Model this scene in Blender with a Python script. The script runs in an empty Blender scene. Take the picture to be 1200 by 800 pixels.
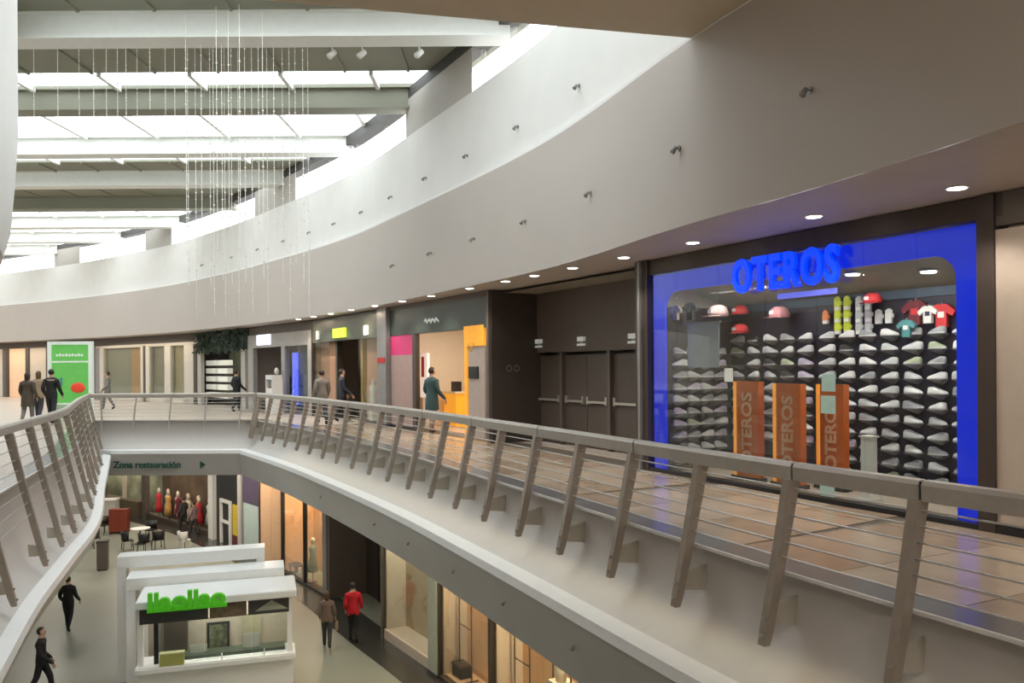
import bpy, bmesh, math, random
from mathutils import Vector, Matrix
from mathutils.geometry import tessellate_polygon
random.seed(7)
SC = bpy.context.scene
COL = SC.collection

# ------------------------------------------------------------------ camera, sky, exposure
EYE = 1.8
FPX = 950.0
cam_data = bpy.data.cameras.new('camera')
cam_data.sensor_width = 36.0
cam_data.lens = FPX / 1200.0 * 36.0
cam_data.shift_y = 29.0 / 1200.0
cam_data.clip_end = 300
cam = bpy.data.objects.new('camera', cam_data)
COL.objects.link(cam)
cam.location = (0, 0, EYE)
cam.rotation_euler = (math.radians(90), math.radians(0.4), 0)
SC.camera = cam

world = bpy.data.worlds.new('overcast_sky')
SC.world = world
world.use_nodes = True
_bg = world.node_tree.nodes['Background']
_bg.inputs['Color'].default_value = (0.93, 0.97, 1.0, 1)
_bg.inputs['Strength'].default_value = 3.2
SC.view_settings.view_transform = 'Standard'
SC.view_settings.look = 'None'
SC.view_settings.gamma = 1.0
SC.view_settings.exposure = 0.42
SC.cycles.max_bounces = 10
SC.cycles.diffuse_bounces = 6
SC.cycles.transparent_max_bounces = 16
SC.cycles.sample_clamp_indirect = 6.0


def area_light(name, loc, sx, sy, power, color=(1, 1, 1), rot=(0, 0, 0), portal=False, spread=None):
    l = bpy.data.lights.new(name, 'AREA')
    l.shape = 'RECTANGLE'
    l.size, l.size_y, l.energy, l.color = sx, sy, power, color
    if spread:
        l.spread = math.radians(spread)
    if portal:
        l.cycles.is_portal = True
    o = bpy.data.objects.new(name, l)
    o.location = loc
    o.rotation_euler = rot
    COL.objects.link(o)
    return o


area_light('skylight_portal', (-14, 30, 9.6), 60, 46, 1, portal=True)

# ------------------------------------------------------------------ materials
MATS = {}


def mat(name, col, rough=0.5, metal=0.0, var=0.06, scale=6.0, emit=None, estr=0.0, bump=0.0, coat=0.0, spec=0.5):
    if name in MATS:
        return MATS[name]
    m = bpy.data.materials.new(name)
    m.use_nodes = True
    nt = m.node_tree
    b = nt.nodes['Principled BSDF']
    b.inputs['Roughness'].default_value = rough
    b.inputs['Metallic'].default_value = metal
    b.inputs['Specular IOR Level'].default_value = spec
    if coat:
        b.inputs['Coat Weight'].default_value = coat
        b.inputs['Coat Roughness'].default_value = 0.08
    tc = nt.nodes.new('ShaderNodeTexCoord')
    nz = nt.nodes.new('ShaderNodeTexNoise')
    nz.inputs['Scale'].default_value = scale
    nz.inputs['Detail'].default_value = 3
    nt.links.new(tc.outputs['Object'], nz.inputs['Vector'])
    rp = nt.nodes.new('ShaderNodeValToRGB')
    c = Vector(col[:3])
    lo = c * (1 - var)
    hi = c * (1 + var)
    rp.color_ramp.elements[0].color = (*[min(1, max(0, x)) for x in lo], 1)
    rp.color_ramp.elements[1].color = (*[min(1, max(0, x)) for x in hi], 1)
    rp.color_ramp.elements[0].position = 0.3
    rp.color_ramp.elements[1].position = 0.7
    nt.links.new(nz.outputs['Fac'], rp.inputs['Fac'])
    nt.links.new(rp.outputs['Color'], b.inputs['Base Color'])
    if bump:
        bp = nt.nodes.new('ShaderNodeBump')
        bp.inputs['Strength'].default_value = bump
        bp.inputs['Distance'].default_value = 0.01
        nt.links.new(nz.outputs['Fac'], bp.inputs['Height'])
        nt.links.new(bp.outputs['Normal'], b.inputs['Normal'])
    if emit:
        b.inputs['Emission Color'].default_value = (*emit, 1)
        b.inputs['Emission Strength'].default_value = estr
    MATS[name] = m
    return m


def glass_mat(name, tint=(0.95, 0.98, 0.97), refl=0.06, rough=0.02):
    m = bpy.data.materials.new(name)
    m.use_nodes = True
    nt = m.node_tree
    nt.nodes.remove(nt.nodes['Principled BSDF'])
    out = nt.nodes['Material Output']
    tr = nt.nodes.new('ShaderNodeBsdfTransparent')
    tr.inputs['Color'].default_value = (*tint, 1)
    gl = nt.nodes.new('ShaderNodeBsdfGlossy')
    gl.inputs['Roughness'].default_value = rough
    fr = nt.nodes.new('ShaderNodeFresnel')
    fr.inputs['IOR'].default_value = 1.45
    ad = nt.nodes.new('ShaderNodeMath')
    ad.operation = 'MULTIPLY_ADD'
    ad.inputs[1].default_value = 0.22
    ad.inputs[2].default_value = refl - 0.03
    ad.use_clamp = True
    nt.links.new(fr.outputs[0], ad.inputs[0])
    mx = nt.nodes.new('ShaderNodeMixShader')
    nt.links.new(ad.outputs[0], mx.inputs[0])
    nt.links.new(tr.outputs[0], mx.inputs[1])
    nt.links.new(gl.outputs[0], mx.inputs[2])
    nt.links.new(mx.outputs[0], out.inputs['Surface'])
    MATS[name] = m
    return m


def srgb(r, g, b):
    f = lambda v: (v / 255 / 12.92) if v <= 10 else ((v / 255 + 0.055) / 1.055) ** 2.4
    return (f(r), f(g), f(b))


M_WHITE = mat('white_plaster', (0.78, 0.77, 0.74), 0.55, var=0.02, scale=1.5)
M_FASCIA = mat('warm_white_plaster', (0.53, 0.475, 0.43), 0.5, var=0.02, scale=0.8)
M_EDGE = mat('pale_grey_plaster', (0.50, 0.48, 0.45), 0.5, var=0.03, scale=1.2)
M_LIP = mat('white_lip_paint', (0.86, 0.85, 0.83), 0.4, var=0.02)
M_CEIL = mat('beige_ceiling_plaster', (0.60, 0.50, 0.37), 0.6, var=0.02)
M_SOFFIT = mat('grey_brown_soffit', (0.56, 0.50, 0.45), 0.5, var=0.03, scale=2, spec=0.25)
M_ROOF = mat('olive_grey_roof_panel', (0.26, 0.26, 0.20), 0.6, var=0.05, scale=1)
M_BEAM = mat('white_painted_beam', (0.80, 0.81, 0.77), 0.5, var=0.02)
M_STEEL = mat('brushed_steel', (0.42, 0.39, 0.36), 0.32, 0.75, var=0.06, scale=30)
M_HANDRAIL = mat('satin_handrail_metal', (0.47, 0.425, 0.375), 0.42, 0.25, var=0.05, scale=12)
M_POST = mat('bronze_grey_post_paint', (0.36, 0.305, 0.25), 0.45, 0.15, var=0.05, scale=12)
M_BRK = mat('pale_bracket_paint', (.50, .46, .38), .5)
M_CABLE = mat('bright_steel_cable', (0.62, 0.60, 0.57), 0.3, 0.7, var=0.03)
M_CAPM = mat('polished_grey_kerb', (0.20, 0.19, 0.19), 0.2, 0.0, var=0.04, scale=2)
M_TILE = mat('tan_floor_tile', srgb(172, 152, 131), 0.24, var=0.12, scale=2.2, coat=0.3)
M_TILE2 = mat('pale_tan_floor_tile', srgb(180, 161, 140), 0.24, var=0.12, scale=2.0, coat=0.3)
M_TILE3 = mat('dark_tan_floor_tile', srgb(163, 141, 119), 0.24, var=0.12, scale=2.6, coat=0.3)
M_GROUT = mat('dark_grout', (0.10, 0.08, 0.06), 0.6)
M_FAR = mat('far_tan_floor', srgb(190, 174, 158), 0.36, var=0.03, scale=.6, coat=0.0)
M_LOWFLOOR = mat('polished_grey_floor', srgb(134, 138, 126), 0.4, var=0.04, scale=0.5, coat=0.0)
M_DARKFLOOR = mat('dark_granite_border', (0.05, 0.05, 0.045), 0.2, var=0.2, scale=12)
M_BROWN = mat('dark_brown_metal', (0.075, 0.058, 0.048), 0.42, 0.2, var=0.06)
M_BROWN2 = mat('brown_grey_cladding', (0.12, 0.098, 0.082), 0.5, var=0.05)
M_BLACK = mat('matt_black', (0.015, 0.015, 0.016), 0.5)
M_CHAR = mat('charcoal', (0.05, 0.05, 0.055), 0.55)
M_GREY = mat('grey_metal', (0.30, 0.30, 0.30), 0.4, 0.4)
M_BEIGE = mat('beige_panel', (0.55, 0.47, 0.39), 0.5, var=0.03)
M_CREAM = mat('cream_panel', (0.72, 0.64, 0.53), 0.5, var=0.03)
M_ORWOOD = mat('orange_lit_board', (0.72, 0.40, 0.19), 0.5, var=0.08, scale=3)
M_GLASS = glass_mat('shop_glass', (0.90, 0.93, 0.91), 0.05)
M_ROOFGLASS = glass_mat('skylight_glass', (0.96, 0.98, 0.98), 0.03)
M_LAMP = mat('lamp_lens', (1, 1, 1), 0.4, emit=(1, 0.93, 0.82), estr=9)
M_BLUE = mat('blue_led_frame', (0.0, 0.02, 0.5), 0.35, emit=(0.004, 0.03, 1.0), estr=0.36)
M_BLUEL = mat('blue_led_letter', (0.0, 0.04, 0.6), 0.35, emit=(0.0, 0.045, 1.0), estr=0.85)
M_SKIN = mat('skin', (0.55, 0.34, 0.25), 0.5, var=0.04)

# ------------------------------------------------------------------ object helpers


def link(o, parent=None):
    COL.objects.link(o)
    if parent is not None:
        o.parent = parent
    return o


def thing(name, label, cat, loc=(0, 0, 0), rz=0.0, group=None):
    o = bpy.data.objects.new(name, None)
    o.empty_display_size = 0.1
    o.location = loc
    o.rotation_euler = (0, 0, rz)
    o['label'] = label
    o['category'] = cat
    if group:
        o['group'] = group
    return link(o)


def tag(o, label, cat, group=None, kind=None):
    o['label'] = label
    o['category'] = cat
    if group:
        o['group'] = group
    if kind:
        o['kind'] = kind
    return o


def struct(o):
    o['kind'] = 'structure'
    return o


def mk(name, bm, mats, parent=None, smooth=False):
    me = bpy.data.meshes.new(name)
    bmesh.ops.recalc_face_normals(bm, faces=bm.faces)
    if smooth:
        for f in bm.faces:
            f.smooth = True
    bm.to_mesh(me)
    bm.free()
    for m in (mats if isinstance(mats, (list, tuple)) else [mats]):
        me.materials.append(m)
    return link(bpy.data.objects.new(name, me), parent)


def pym(name, verts, faces, mats, parent=None, smooth=False, fm=None):
    bm = bmesh.new()
    vs = [bm.verts.new(v) for v in verts]
    for i, f in enumerate(faces):
        fc = bm.faces.new([vs[k] for k in f])
        if fm:
            fc.material_index = fm[i]
    return mk(name, bm, mats, parent, smooth)


def bm_box(bm, a, b, M=None, mi=0):
    (x0, y0, z0), (x1, y1, z1) = a, b
    c = [(x0, y0, z0), (x1, y0, z0), (x1, y1, z0), (x0, y1, z0), (x0, y0, z1), (x1, y0, z1), (x1, y1, z1), (x0, y1, z1)]
    vs = [bm.verts.new(M @ Vector(p) if M else p) for p in c]
    for f in ((3, 2, 1, 0), (4, 5, 6, 7), (0, 1, 5, 4), (1, 2, 6, 5), (2, 3, 7, 6), (3, 0, 4, 7)):
        bm.faces.new([vs[i] for i in f]).material_index = mi
    return vs


def box(name, a, b, m, parent=None, M=None, bevel=0.0):
    bm = bmesh.new()
    bm_box(bm, a, b, M)
    if bevel:
        bmesh.ops.bevel(bm, geom=bm.edges[:], offset=bevel, segments=2, affect='EDGES')
    return mk(name, bm, m, parent)


def bm_tube(bm, pts, r, n=6, cap=True, mi=0):
    pts = [Vector(p) for p in pts]
    rings = []
    for i, p in enumerate(pts):
        t = (pts[min(i + 1, len(pts) - 1)] - pts[max(i - 1, 0)]).normalized()
        a = Vector((0, 0, 1)) if abs(t.z) < 0.9 else Vector((1, 0, 0))
        u = t.cross(a).normalized()
        w = t.cross(u)
        rr = r[i] if isinstance(r, (list, tuple)) else r
        rings.append([bm.verts.new(p + (u * math.cos(2 * math.pi * k / n) + w * math.sin(2 * math.pi * k / n)) * rr) for k in range(n)])
    for a, b in zip(rings, rings[1:]):
        for k in range(n):
            bm.faces.new((a[k], a[(k + 1) % n], b[(k + 1) % n], b[k])).material_index = mi
    if cap:
        bm.faces.new(rings[0][::-1]).material_index = mi
        bm.faces.new(rings[-1]).material_index = mi


def tube(name, pts, r, m, parent=None, n=6):
    bm = bmesh.new()
    bm_tube(bm, pts, r, n)
    return mk(name, bm, m, parent, True)


def bm_lathe(bm, prof, n=16, c=(0, 0, 0), mi=0):
    rings = []
    for r, z in prof:
        rings.append([bm.verts.new((c[0] + r * math.cos(2 * math.pi * k / n), c[1] + r * math.sin(2 * math.pi * k / n), c[2] + z)) for k in range(n)])
    for a, b in zip(rings, rings[1:]):
        for k in range(n):
            bm.faces.new((a[k], a[(k + 1) % n], b[(k + 1) % n], b[k])).material_index = mi
    bm.faces.new(rings[0][::-1]).material_index = mi
    bm.faces.new(rings[-1]).material_index = mi


def lathe(name, prof, m, parent=None, n=16, c=(0, 0, 0), smooth=False):
    bm = bmesh.new()
    bm_lathe(bm, prof, n, c)
    return mk(name, bm, m, parent, smooth)


def text_mesh(name, body, size, m, parent, M, extrude=0.02, offset=0.0, spacing=1.0):
    cu = bpy.data.curves.new(name, 'FONT')
    cu.body = body
    cu.size = size
    cu.extrude = extrude
    cu.offset = offset
    cu.space_character = spacing
    cu.align_x = 'CENTER'
    cu.align_y = 'CENTER'
    cu.resolution_u = 3
    t = bpy.data.objects.new(name, cu)
    COL.objects.link(t)
    dg = bpy.context.evaluated_depsgraph_get()
    me = bpy.data.meshes.new_from_object(t.evaluated_get(dg))
    bpy.data.objects.remove(t)
    bpy.data.curves.remove(cu)
    me.transform(M)
    me.name = name
    me.materials.clear()
    me.materials.append(m)
    return link(bpy.data.objects.new(name, me), parent)


def face_M(u, v, z, up=False):
    """text laid in the local u-z plane, facing -v; up=True reads bottom to top"""
    if up:
        R = Matrix(((0, -1, 0, u), (0, 0, -1, v), (1, 0, 0, z), (0, 0, 0, 1)))
    else:
        R = Matrix(((1, 0, 0, u), (0, 0, -1, v), (0, 1, 0, z), (0, 0, 0, 1)))
    return R


def copy_tree(o, parent=None):
    c = o.copy()
    COL.objects.link(c)
    c.parent = parent
    for ch in [x for x in KIDS.get(o.name, [])]:
        copy_tree(ch, c)
    return c


KIDS = {}


def register(o):
    KIDS[o.name] = [x for x in COL.objects if x.parent == o]
    for k in KIDS[o.name]:
        KIDS[k.name] = [x for x in COL.objects if x.parent == k]
    return o


# ------------------------------------------------------------------ plan curves (x right, y forward)
def catmull(P, n=10):
    P = [Vector(p) for p in P]
    out = []
    for i in range(len(P) - 1):
        p1, p2 = P[i], P[i + 1]
        p0 = P[i - 1] if i else p1 * 2 - p2
        p3 = P[i + 2] if i + 2 < len(P) else p2 * 2 - p1
        for k in range(n):
            t = k / n
            a = 2 * p1 + (p2 - p0) * t + (2 * p0 - 5 * p1 + 4 * p2 - p3) * t * t + (3 * p1 - p0 - 3 * p2 + p3) * t ** 3
            out.append(a * 0.5)
    out.append(P[-1])
    return out


class Path:
    def __init__(self, pts, closed=False):
        self.p = pts
        self.closed = closed
        n = len(pts)
        self.s = [0.0]
        for i in range(1, n):
            self.s.append(self.s[-1] + (pts[i] - pts[i - 1]).length)
        self.m = []
        for i in range(n):
            if closed:
                a, b = pts[i] - pts[i - 1], pts[(i + 1) % n] - pts[i]
            else:
                a = pts[i] - pts[i - 1] if i else pts[1] - pts[0]
                b = pts[i + 1] - pts[i] if i < n - 1 else a
            a, b = a.normalized(), b.normalized()
            na, nb = Vector((a.y, -a.x)), Vector((b.y, -b.x))
            bis = (na + nb).normalized()
            self.m.append(bis / max(0.45, bis.dot(na)))
        self.L = self.s[-1]

    def seg(self, s):
        s = min(max(s, 0), self.L - 1e-6)
        lo, hi = 0, len(self.s) - 1
        while hi - lo > 1:
            md = (lo + hi) // 2
            if self.s[md] <= s:
                lo = md
            else:
                hi = md
        return lo, (s - self.s[lo]) / (self.s[lo + 1] - self.s[lo])

    def at(self, s, d=0.0):
        i, t = self.seg(s)
        return (self.p[i] + self.m[i] * d).lerp(self.p[i + 1] + self.m[i + 1] * d, t)

    def tan(self, s):
        i, t = self.seg(s)
        return (self.p[i + 1] - self.p[i]).normalized()

    def nrm(self, s):
        t = self.tan(s)
        return Vector((t.y, -t.x))

    def ray(self, px, d=0.0, smin=0.0, smax=1e9):
        r = (px - 600.0) / FPX
        prev = None
        for i in range(len(self.p)):
            if self.s[i] < smin or self.s[i] > smax:
                continue
            q = self.p[i] + self.m[i] * d
            if q.y <= 0.5:
                prev = None
                continue
            f = q.x / q.y - r
            if prev is not None and prev[0] * f <= 0:
                t = prev[0] / (prev[0] - f) if prev[0] != f else 0
                return prev[1] + (self.s[i] - prev[1]) * t
            prev = (f, self.s[i])
        return None

    def offset(self, d, s0=None, s1=None):
        return [self.p[i] + self.m[i] * d for i in range(len(self.p)) if (s0 is None or self.s[i] >= s0 - 1e-6) and (s1 is None or self.s[i] <= s1 + 1e-6)]

    def range(self, s0, s1, step):
        n = max(1, int(math.ceil((s1 - s0) / step)))
        return [s0 + (s1 - s0) * i / n for i in range(n + 1)]

    def closest(self, q):
        return min(range(len(self.p)), key=lambda i: (self.p[i] - q).length_squared)

    def x_at(self, y):
        for a, b in zip(self.p, self.p[1:]):
            if (a.y - y) * (b.y - y) <= 0 and a.y != b.y:
                return a.x + (b.x - a.x) * (y - a.y) / (b.y - a.y)
        return None


W = Path(catmull([(9.5, -3), (8.2, 2.2), (7.1, 4.6), (6.1, 6.6), (5.09, 8.64), (3.97, 10.6), (2.55, 13.5), (.3, 17.6), (-2.2, 22), (-4.1, 25), (-7, 29.7),
                  (-9.4, 33), (-12.6, 37), (-18, 43), (-27, 50), (-38, 57), (-50, 63)]))
S = Path(catmull([(5.2, -3), (4.9, 1), (4.4, 4.2), (3.83, 6.06), (3.5, 7.15), (3.0, 8.6), (2.2, 10.55), (.63, 15), (-2.1, 20.3), (-5.3, 26), (-9.2, 31.3),
                  (-13, 36), (-18.6, 41.8), (-27.4, 48.7), (-38.5, 55.5), (-50, 61.5)]))
LB = Path(catmull([(-50, 29), (-24, 26), (-15.5, 22), (-11.2, 17.6), (-8.75, 14.4), (-7.2, 11.5), (-6.0, 8.5), (-4.8, 5), (-4.0, 1), (-3.6, -3)]))
RIGHT = catmull([(5.1, 1.2), (4.2, 3.2), (3.23, 5.11), (2.82, 5.9), (2.30, 6.95), (1.81, 8.0), (.86, 10.1), (-.16, 12.3), (-1.55, 15.2), (-3.3, 18.5), (-5.8, 22.9), (-8.6, 27.3)])
LEFT = catmull([(-14.3, 27.4), (-12.1, 22.6), (-9.45, 17.1), (-8.1, 13.5), (-7.1, 10.8), (-5.75, 7.6), (-4.6, 4.6), (-3.2, 1.2)])
BRID = [Vector((-8.6, 27.3)).lerp(Vector((-14.3, 27.4)), k / 8) for k in range(1, 8)]
NEAR = [Vector((-3.2, 1.2)).lerp(Vector((5.1, 1.2)), k / 8) for k in range(1, 8)]
VOID = Path(RIGHT + BRID + LEFT + NEAR, closed=True)
N_R = len(RIGHT) - 1
S_R1 = VOID.s[N_R]
S_B1 = VOID.s[N_R + len(BRID) + 1]
S_L1 = VOID.s[N_R + len(BRID) + len(LEFT)]
ZL = -6.5
ZC = 3.6


def sweep(name, path, prof, m, s0=0.0, s1=None, step=0.6, closed=False, parent=None, smooth=True, fm=None, caps=False):
    """loft a profile of (offset, z) along a plan curve"""
    if closed:
        rings = [[(*(path.p[i] + path.m[i] * d), z) for d, z in prof] for i in range(len(path.p))]
    else:
        s1 = path.L if s1 is None else s1
        ss = sorted(set(path.range(s0, s1, step)))
        rings = [[(*path.at(s, d), z) for d, z in prof] for s in ss]
    bm = bmesh.new()
    R = [[bm.verts.new(q) for q in r] for r in rings]
    n = len(R)
    for i in range(n if closed else n - 1):
        a, b = R[i], R[(i + 1) % n]
        for k in range(len(prof) - 1):
            f = bm.faces.new((a[k], a[k + 1], b[k + 1], b[k]))
            if fm:
                f.material_index = fm[k]
    if caps:
        for r in (R[0], R[-1]):
            bm.faces.new(r)
    o = mk(name, bm, m, parent, smooth)
    if smooth:
        try:
            o.data.set_sharp_from_angle(angle=math.radians(32))
        except Exception:
            pass
    return o


def left_w(i):
    s = VOID.s[i]
    if s < S_B1:
        return 0.0
    if s < S_L1:
        return min(1.0, (s - S_B1) / 4.0)
    return max(0.0, 1 - (s - S_L1) / 3.0)


def edge_sweep(name, prof, lprof, m, smooth):
    R = []
    bm = bmesh.new()
    for i in range(len(VOID.p)):
        w = left_w(i)
        R.append([])
        for (d, z), (d2, z2) in zip(prof, lprof):
            q = VOID.p[i] + VOID.m[i] * (d + (d2 - d) * w)
            R[-1].append(bm.verts.new((q.x, q.y, z + (z2 - z) * w)))
    for i in range(len(R)):
        a, b = R[i], R[(i + 1) % len(R)]
        for k in range(len(prof) - 1):
            bm.faces.new((a[k], a[k + 1], b[k + 1], b[k]))
    return struct(mk(name, bm, m, None, smooth))


def poly(name, loops, z, m, thick=0.0, parent=None):
    flat = [v for l in loops for v in l]
    tris = tessellate_polygon([[Vector((v.x, v.y, 0)) for v in l] for l in loops])
    bm = bmesh.new()
    vs = [bm.verts.new((v.x, v.y, z)) for v in flat]
    for t in tris:
        try:
            bm.faces.new([vs[i] for i in t])
        except ValueError:
            pass
    if thick:
        r = bmesh.ops.extrude_face_region(bm, geom=bm.faces[:])
        bmesh.ops.translate(bm, vec=(0, 0, thick), verts=[g for g in r['geom'] if isinstance(g, bmesh.types.BMVert)])
    return mk(name, bm, m, parent)


def V2(*a):
    return [Vector(p) for p in a]


# ------------------------------------------------------------------ setting: floors
SHOPD = 5.5
outer = W.offset(SHOPD) + V2((-62, 60), (-62, 30)) + LB.offset(3.2) + V2((-8, -4), (12, -4))
struct(poly('floor', [outer, VOID.offset(0.3)[::-1]], -0.012, M_FAR))
struct(poly('ceiling', [outer, VOID.offset(-0.25)[::-1]], -1.74, M_EDGE))
struct(poly('floor', [V2((-62, -4), (16, -4), (16, 70), (-62, 70))], ZL, M_LOWFLOOR))
# kerb cap, sloping upstand, lip, fascia of the void edge
struct(sweep('trim_1', VOID, [(0.32, -0.02), (0.32, 0.06), (-0.09, 0.06), (-0.09, 0.075), (-0.115, 0.075), (-0.115, 0.045), (-0.06, 0.04), (0.05, 0.02)], [M_CAPM, mat('pale_edge_strip', (.72, .70, .66), .35)], closed=True, smooth=False, fm=[0, 0, 0, 1, 1, 0, 0]))
edge_sweep('trim_2', [(0.05, 0.02), (0.05, -0.22), (0.03, -0.42), (-0.06, -0.62), (-0.22, -0.80), (-0.45, -0.93)],
           [(0.05, 0.02), (0.03, -0.45), (-0.03, -0.85), (-0.14, -1.12), (-0.30, -1.30), (-0.47, -1.42)], mat('pale_upstand_paint', (.60, .565, .53), .55, var=.02), True)
edge_sweep('trim_3', [(-0.43, -0.93), (-0.43, -0.87), (-0.68, -0.89), (-0.70, -1.0)],
           [(-0.47, -1.42), (-0.47, -1.37), (-0.66, -1.40), (-0.68, -1.50)], M_LIP, False)
edge_sweep('trim_4', [(-0.69, -1.0), (-0.58, -1.72), (-0.2, -1.76)], [(-0.67, -1.5), (-0.58, -1.76), (-0.2, -1.78)], M_EDGE, False)

# walkway tiles, each its own piece
floor_r = struct(sweep('floor', VOID, [(0.31, -0.008), (3.4, -0.008)], M_GROUT, 0, S_R1 - 3.0, smooth=False))
tile_s = VOID.range(0.4, S_R1 - 3.4, 1.22)
NROW = 5
kt = 0
for i in range(len(tile_s) - 1):
    e = []
    for s in (tile_s[i] + 0.008, tile_s[i + 1] - 0.008):
        a = VOID.at(s, 0.33)
        q = W.p[W.closest(a)]
        q = q + (a - q).normalized() * 0.02
        e.append((a, q))
    for r in range(NROW):
        f0, f1 = r / NROW + 0.003, (r + 1) / NROW - 0.003
        c = [e[0][0].lerp(e[0][1], f0), e[0][0].lerp(e[0][1], f1), e[1][0].lerp(e[1][1], f1), e[1][0].lerp(e[1][1], f0)]
        vv = [(p.x, p.y, -0.006) for p in c] + [(p.x, p.y, 0.006) for p in c]
        pym('floor_tile', vv, [(4, 5, 6, 7), (0, 1, 5, 4), (1, 2, 6, 5), (2, 3, 7, 6), (3, 0, 4, 7)], [M_TILE, M_TILE2, M_TILE3][(i * 7 + r * 5 + (i * r) % 3) % 3], floor_r)

# ------------------------------------------------------------------ setting: upper walls, soffits, ceiling
struct(sweep('wall_right', S, [(0.0, ZC), (0.0, 5.93), (0.0, 5.99), (0.14, 5.99)], [M_FASCIA, M_LIP], fm=[0, 1, 1], smooth=True))  # top edge strip painted white for the light the ledge catches
struct(poly('ceiling', [S.p + W.offset(SHOPD)[::-1]], ZC, M_SOFFIT))
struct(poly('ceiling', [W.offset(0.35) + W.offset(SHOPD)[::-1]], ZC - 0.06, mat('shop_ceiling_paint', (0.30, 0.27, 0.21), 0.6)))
struct(sweep('wall_right', W, [(SHOPD, ZL), (SHOPD, ZC + .02)], M_BEIGE))
s_c = S.ray(812, smin=8)
SILL, HEADZ, ROOFZ = 8.0, 9.0, 9.3
struct(sweep('wall_right', S, [(0.14, 5.97), (0.14, SILL), (0.55, SILL + 0.02)], M_WHITE, s0=s_c))
struct(sweep('wall_right', S, [(0.55, HEADZ), (0.14, HEADZ), (0.14, ROOFZ)], mat('painted_shadow_gap', (0.07, 0.065, 0.06), 0.6), s0=s_c))  # spandrel painted near black for the shadow gap at the roof
struct(sweep('wall_left', LB, [(3.2, 3.58), (0.5, 3.6), (0.24, 3.75), (0.12, 4.2), (0.05, 5.0), (0.0, 5.9), (0.0, ROOFZ)], M_WHITE))
struct(sweep('wall_left', LB, [(3.2, ZL), (3.2, 3.6)], M_BEIGE))
# near ceiling and the closing walls around the camera's end
sn = S.offset(0.0, 0, s_c)
struct(poly('ceiling', [sn + V2((S.at(s_c).x, S.at(s_c).y), (-2.6, 9.2), (-9.0, 7.4), (-9, -4), (5, -4))], 5.95, M_CEIL, 0.25))
e0 = S.at(s_c)
pym('wall_front', [(e0.x + .2, e0.y, 5.95), (-2.6, 9.2, 5.95), (-9, 7.4, 5.95), (e0.x + .2, e0.y, ROOFZ), (-2.6, 9.2, ROOFZ), (-9, 7.4, ROOFZ)], [(0, 1, 4, 3), (1, 2, 5, 4)], M_FASCIA)['kind'] = 'structure'
struct(box('wall_back', (-14, -4.2, ZL), (16, -4, 6.2), M_FASCIA))
struct(box('wall_left', (-62.2, 25, ZL), (-62, 70, ROOFZ), M_BEIGE))

struct(box('wall_left', (-62, 25.4, ZL), (-49.6, 29.4, ROOFZ), M_BEIGE))
struct(box('wall_left', (-62, 61.6, ZL), (-49.4, 61.9, ROOFZ), M_BEIGE))
struct(box('wall_left', (-49.4, 61.6, ZL), (-43.5, 61.9, 3.55), M_BEIGE))
# clerestory windows between solid piers
wpx = [(800, 549), (472, 344), (296, 199), (168, 92)]
M_PIER = mat('grey_pier_plaster', (0.50, 0.47, 0.43), 0.55, var=0.03)
prev_end = s_c
for n, (xa, xb) in enumerate(wpx + [(62, -60)]):
    a = S.ray(xa, smin=s_c) if n else s_c + .1
    b = S.ray(xb, smin=s_c)
    if n:
        o = sweep('pier', S, [(0.14, SILL), (0.14, HEADZ)], M_PIER, s0=prev_end, s1=a)
        o.name = 'trim_%d' % (10 + n)
        struct(o)
        sweep('reveal', S, [(0.14, SILL), (0.55, SILL), (0.55, HEADZ), (0.14, HEADZ)], M_WHITE, s0=prev_end - .02, s1=prev_end, parent=o, smooth=False)
        sweep('reveal', S, [(0.14, SILL), (0.55, SILL), (0.55, HEADZ), (0.14, HEADZ)], M_WHITE, s0=a, s1=a + .02, parent=o, smooth=False)
    prev_end = b
    fr = sweep('window_%d' % (n + 1 if n < 4 else 30), S, [(0.46, SILL), (0.40, SILL), (0.40, SILL + .05), (0.46, SILL + .05)], M_BEAM, s0=a, s1=b, smooth=False)
    struct(fr)
    ss = S.range(a, b, 2.6)
    for p, q in zip(ss, ss[1:]):
        sweep('pane', S, [(0.44, SILL + .05), (0.44, HEADZ)], M_ROOFGLASS, s0=p + .03, s1=q - .03, parent=fr, step=1.3)
        sweep('mullion', S, [(0.40, SILL + .05), (0.40, HEADZ)], M_BEAM, s0=q - .03, s1=q + .03, parent=fr)

# ------------------------------------------------------------------ roof: beams, opaque panels, skylights
BEAMS = [12.8, 17.3, 22.0, 26.5, 31.0, 35.5, 40.0, 44.5, 49.0, 53.5, 58.0]
GLZ = [(0.0, 0.8), (0.72, 1.0), (0.0, 1.0), (0.0, 0.66), (0.0, 0.45), (0.35, 1.0), (0.2, 1.0), (0.4, 1.0), (0.2, 1.0), (0.3, 1.0)]


def left_x(y):
    x = LB.x_at(y)
    return (x - 1.0) if x is not None and y < 21 else (-26 if y < 26 else -63)


ordin = ['nearest', 'second', 'third', 'fourth', 'fifth', 'sixth', 'seventh', 'eighth', 'ninth', 'tenth', 'farthest']
for i, y in enumerate(BEAMS):
    xr, xl = S.x_at(y) + 0.5, left_x(y)
    t = thing('roof_beam', '%s %s box beam from the camera, carrying the skylight roof' % (ordin[i], 'shade-painted olive grey' if i in (2, 5) else 'white'), 'beam', (xr, y, 8.75))
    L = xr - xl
    mb_ = M_ROOF if i in (2, 5) else M_BEAM  # shaded beams take the roof panel colour, so their shade is painted
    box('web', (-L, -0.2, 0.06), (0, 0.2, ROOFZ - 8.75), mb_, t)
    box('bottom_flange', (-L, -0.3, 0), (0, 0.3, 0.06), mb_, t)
    box('top_flange', (-L, -0.34, ROOFZ - 8.75 - .02), (0, 0.34, ROOFZ - 8.75 + .08), mb_, t)


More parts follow.
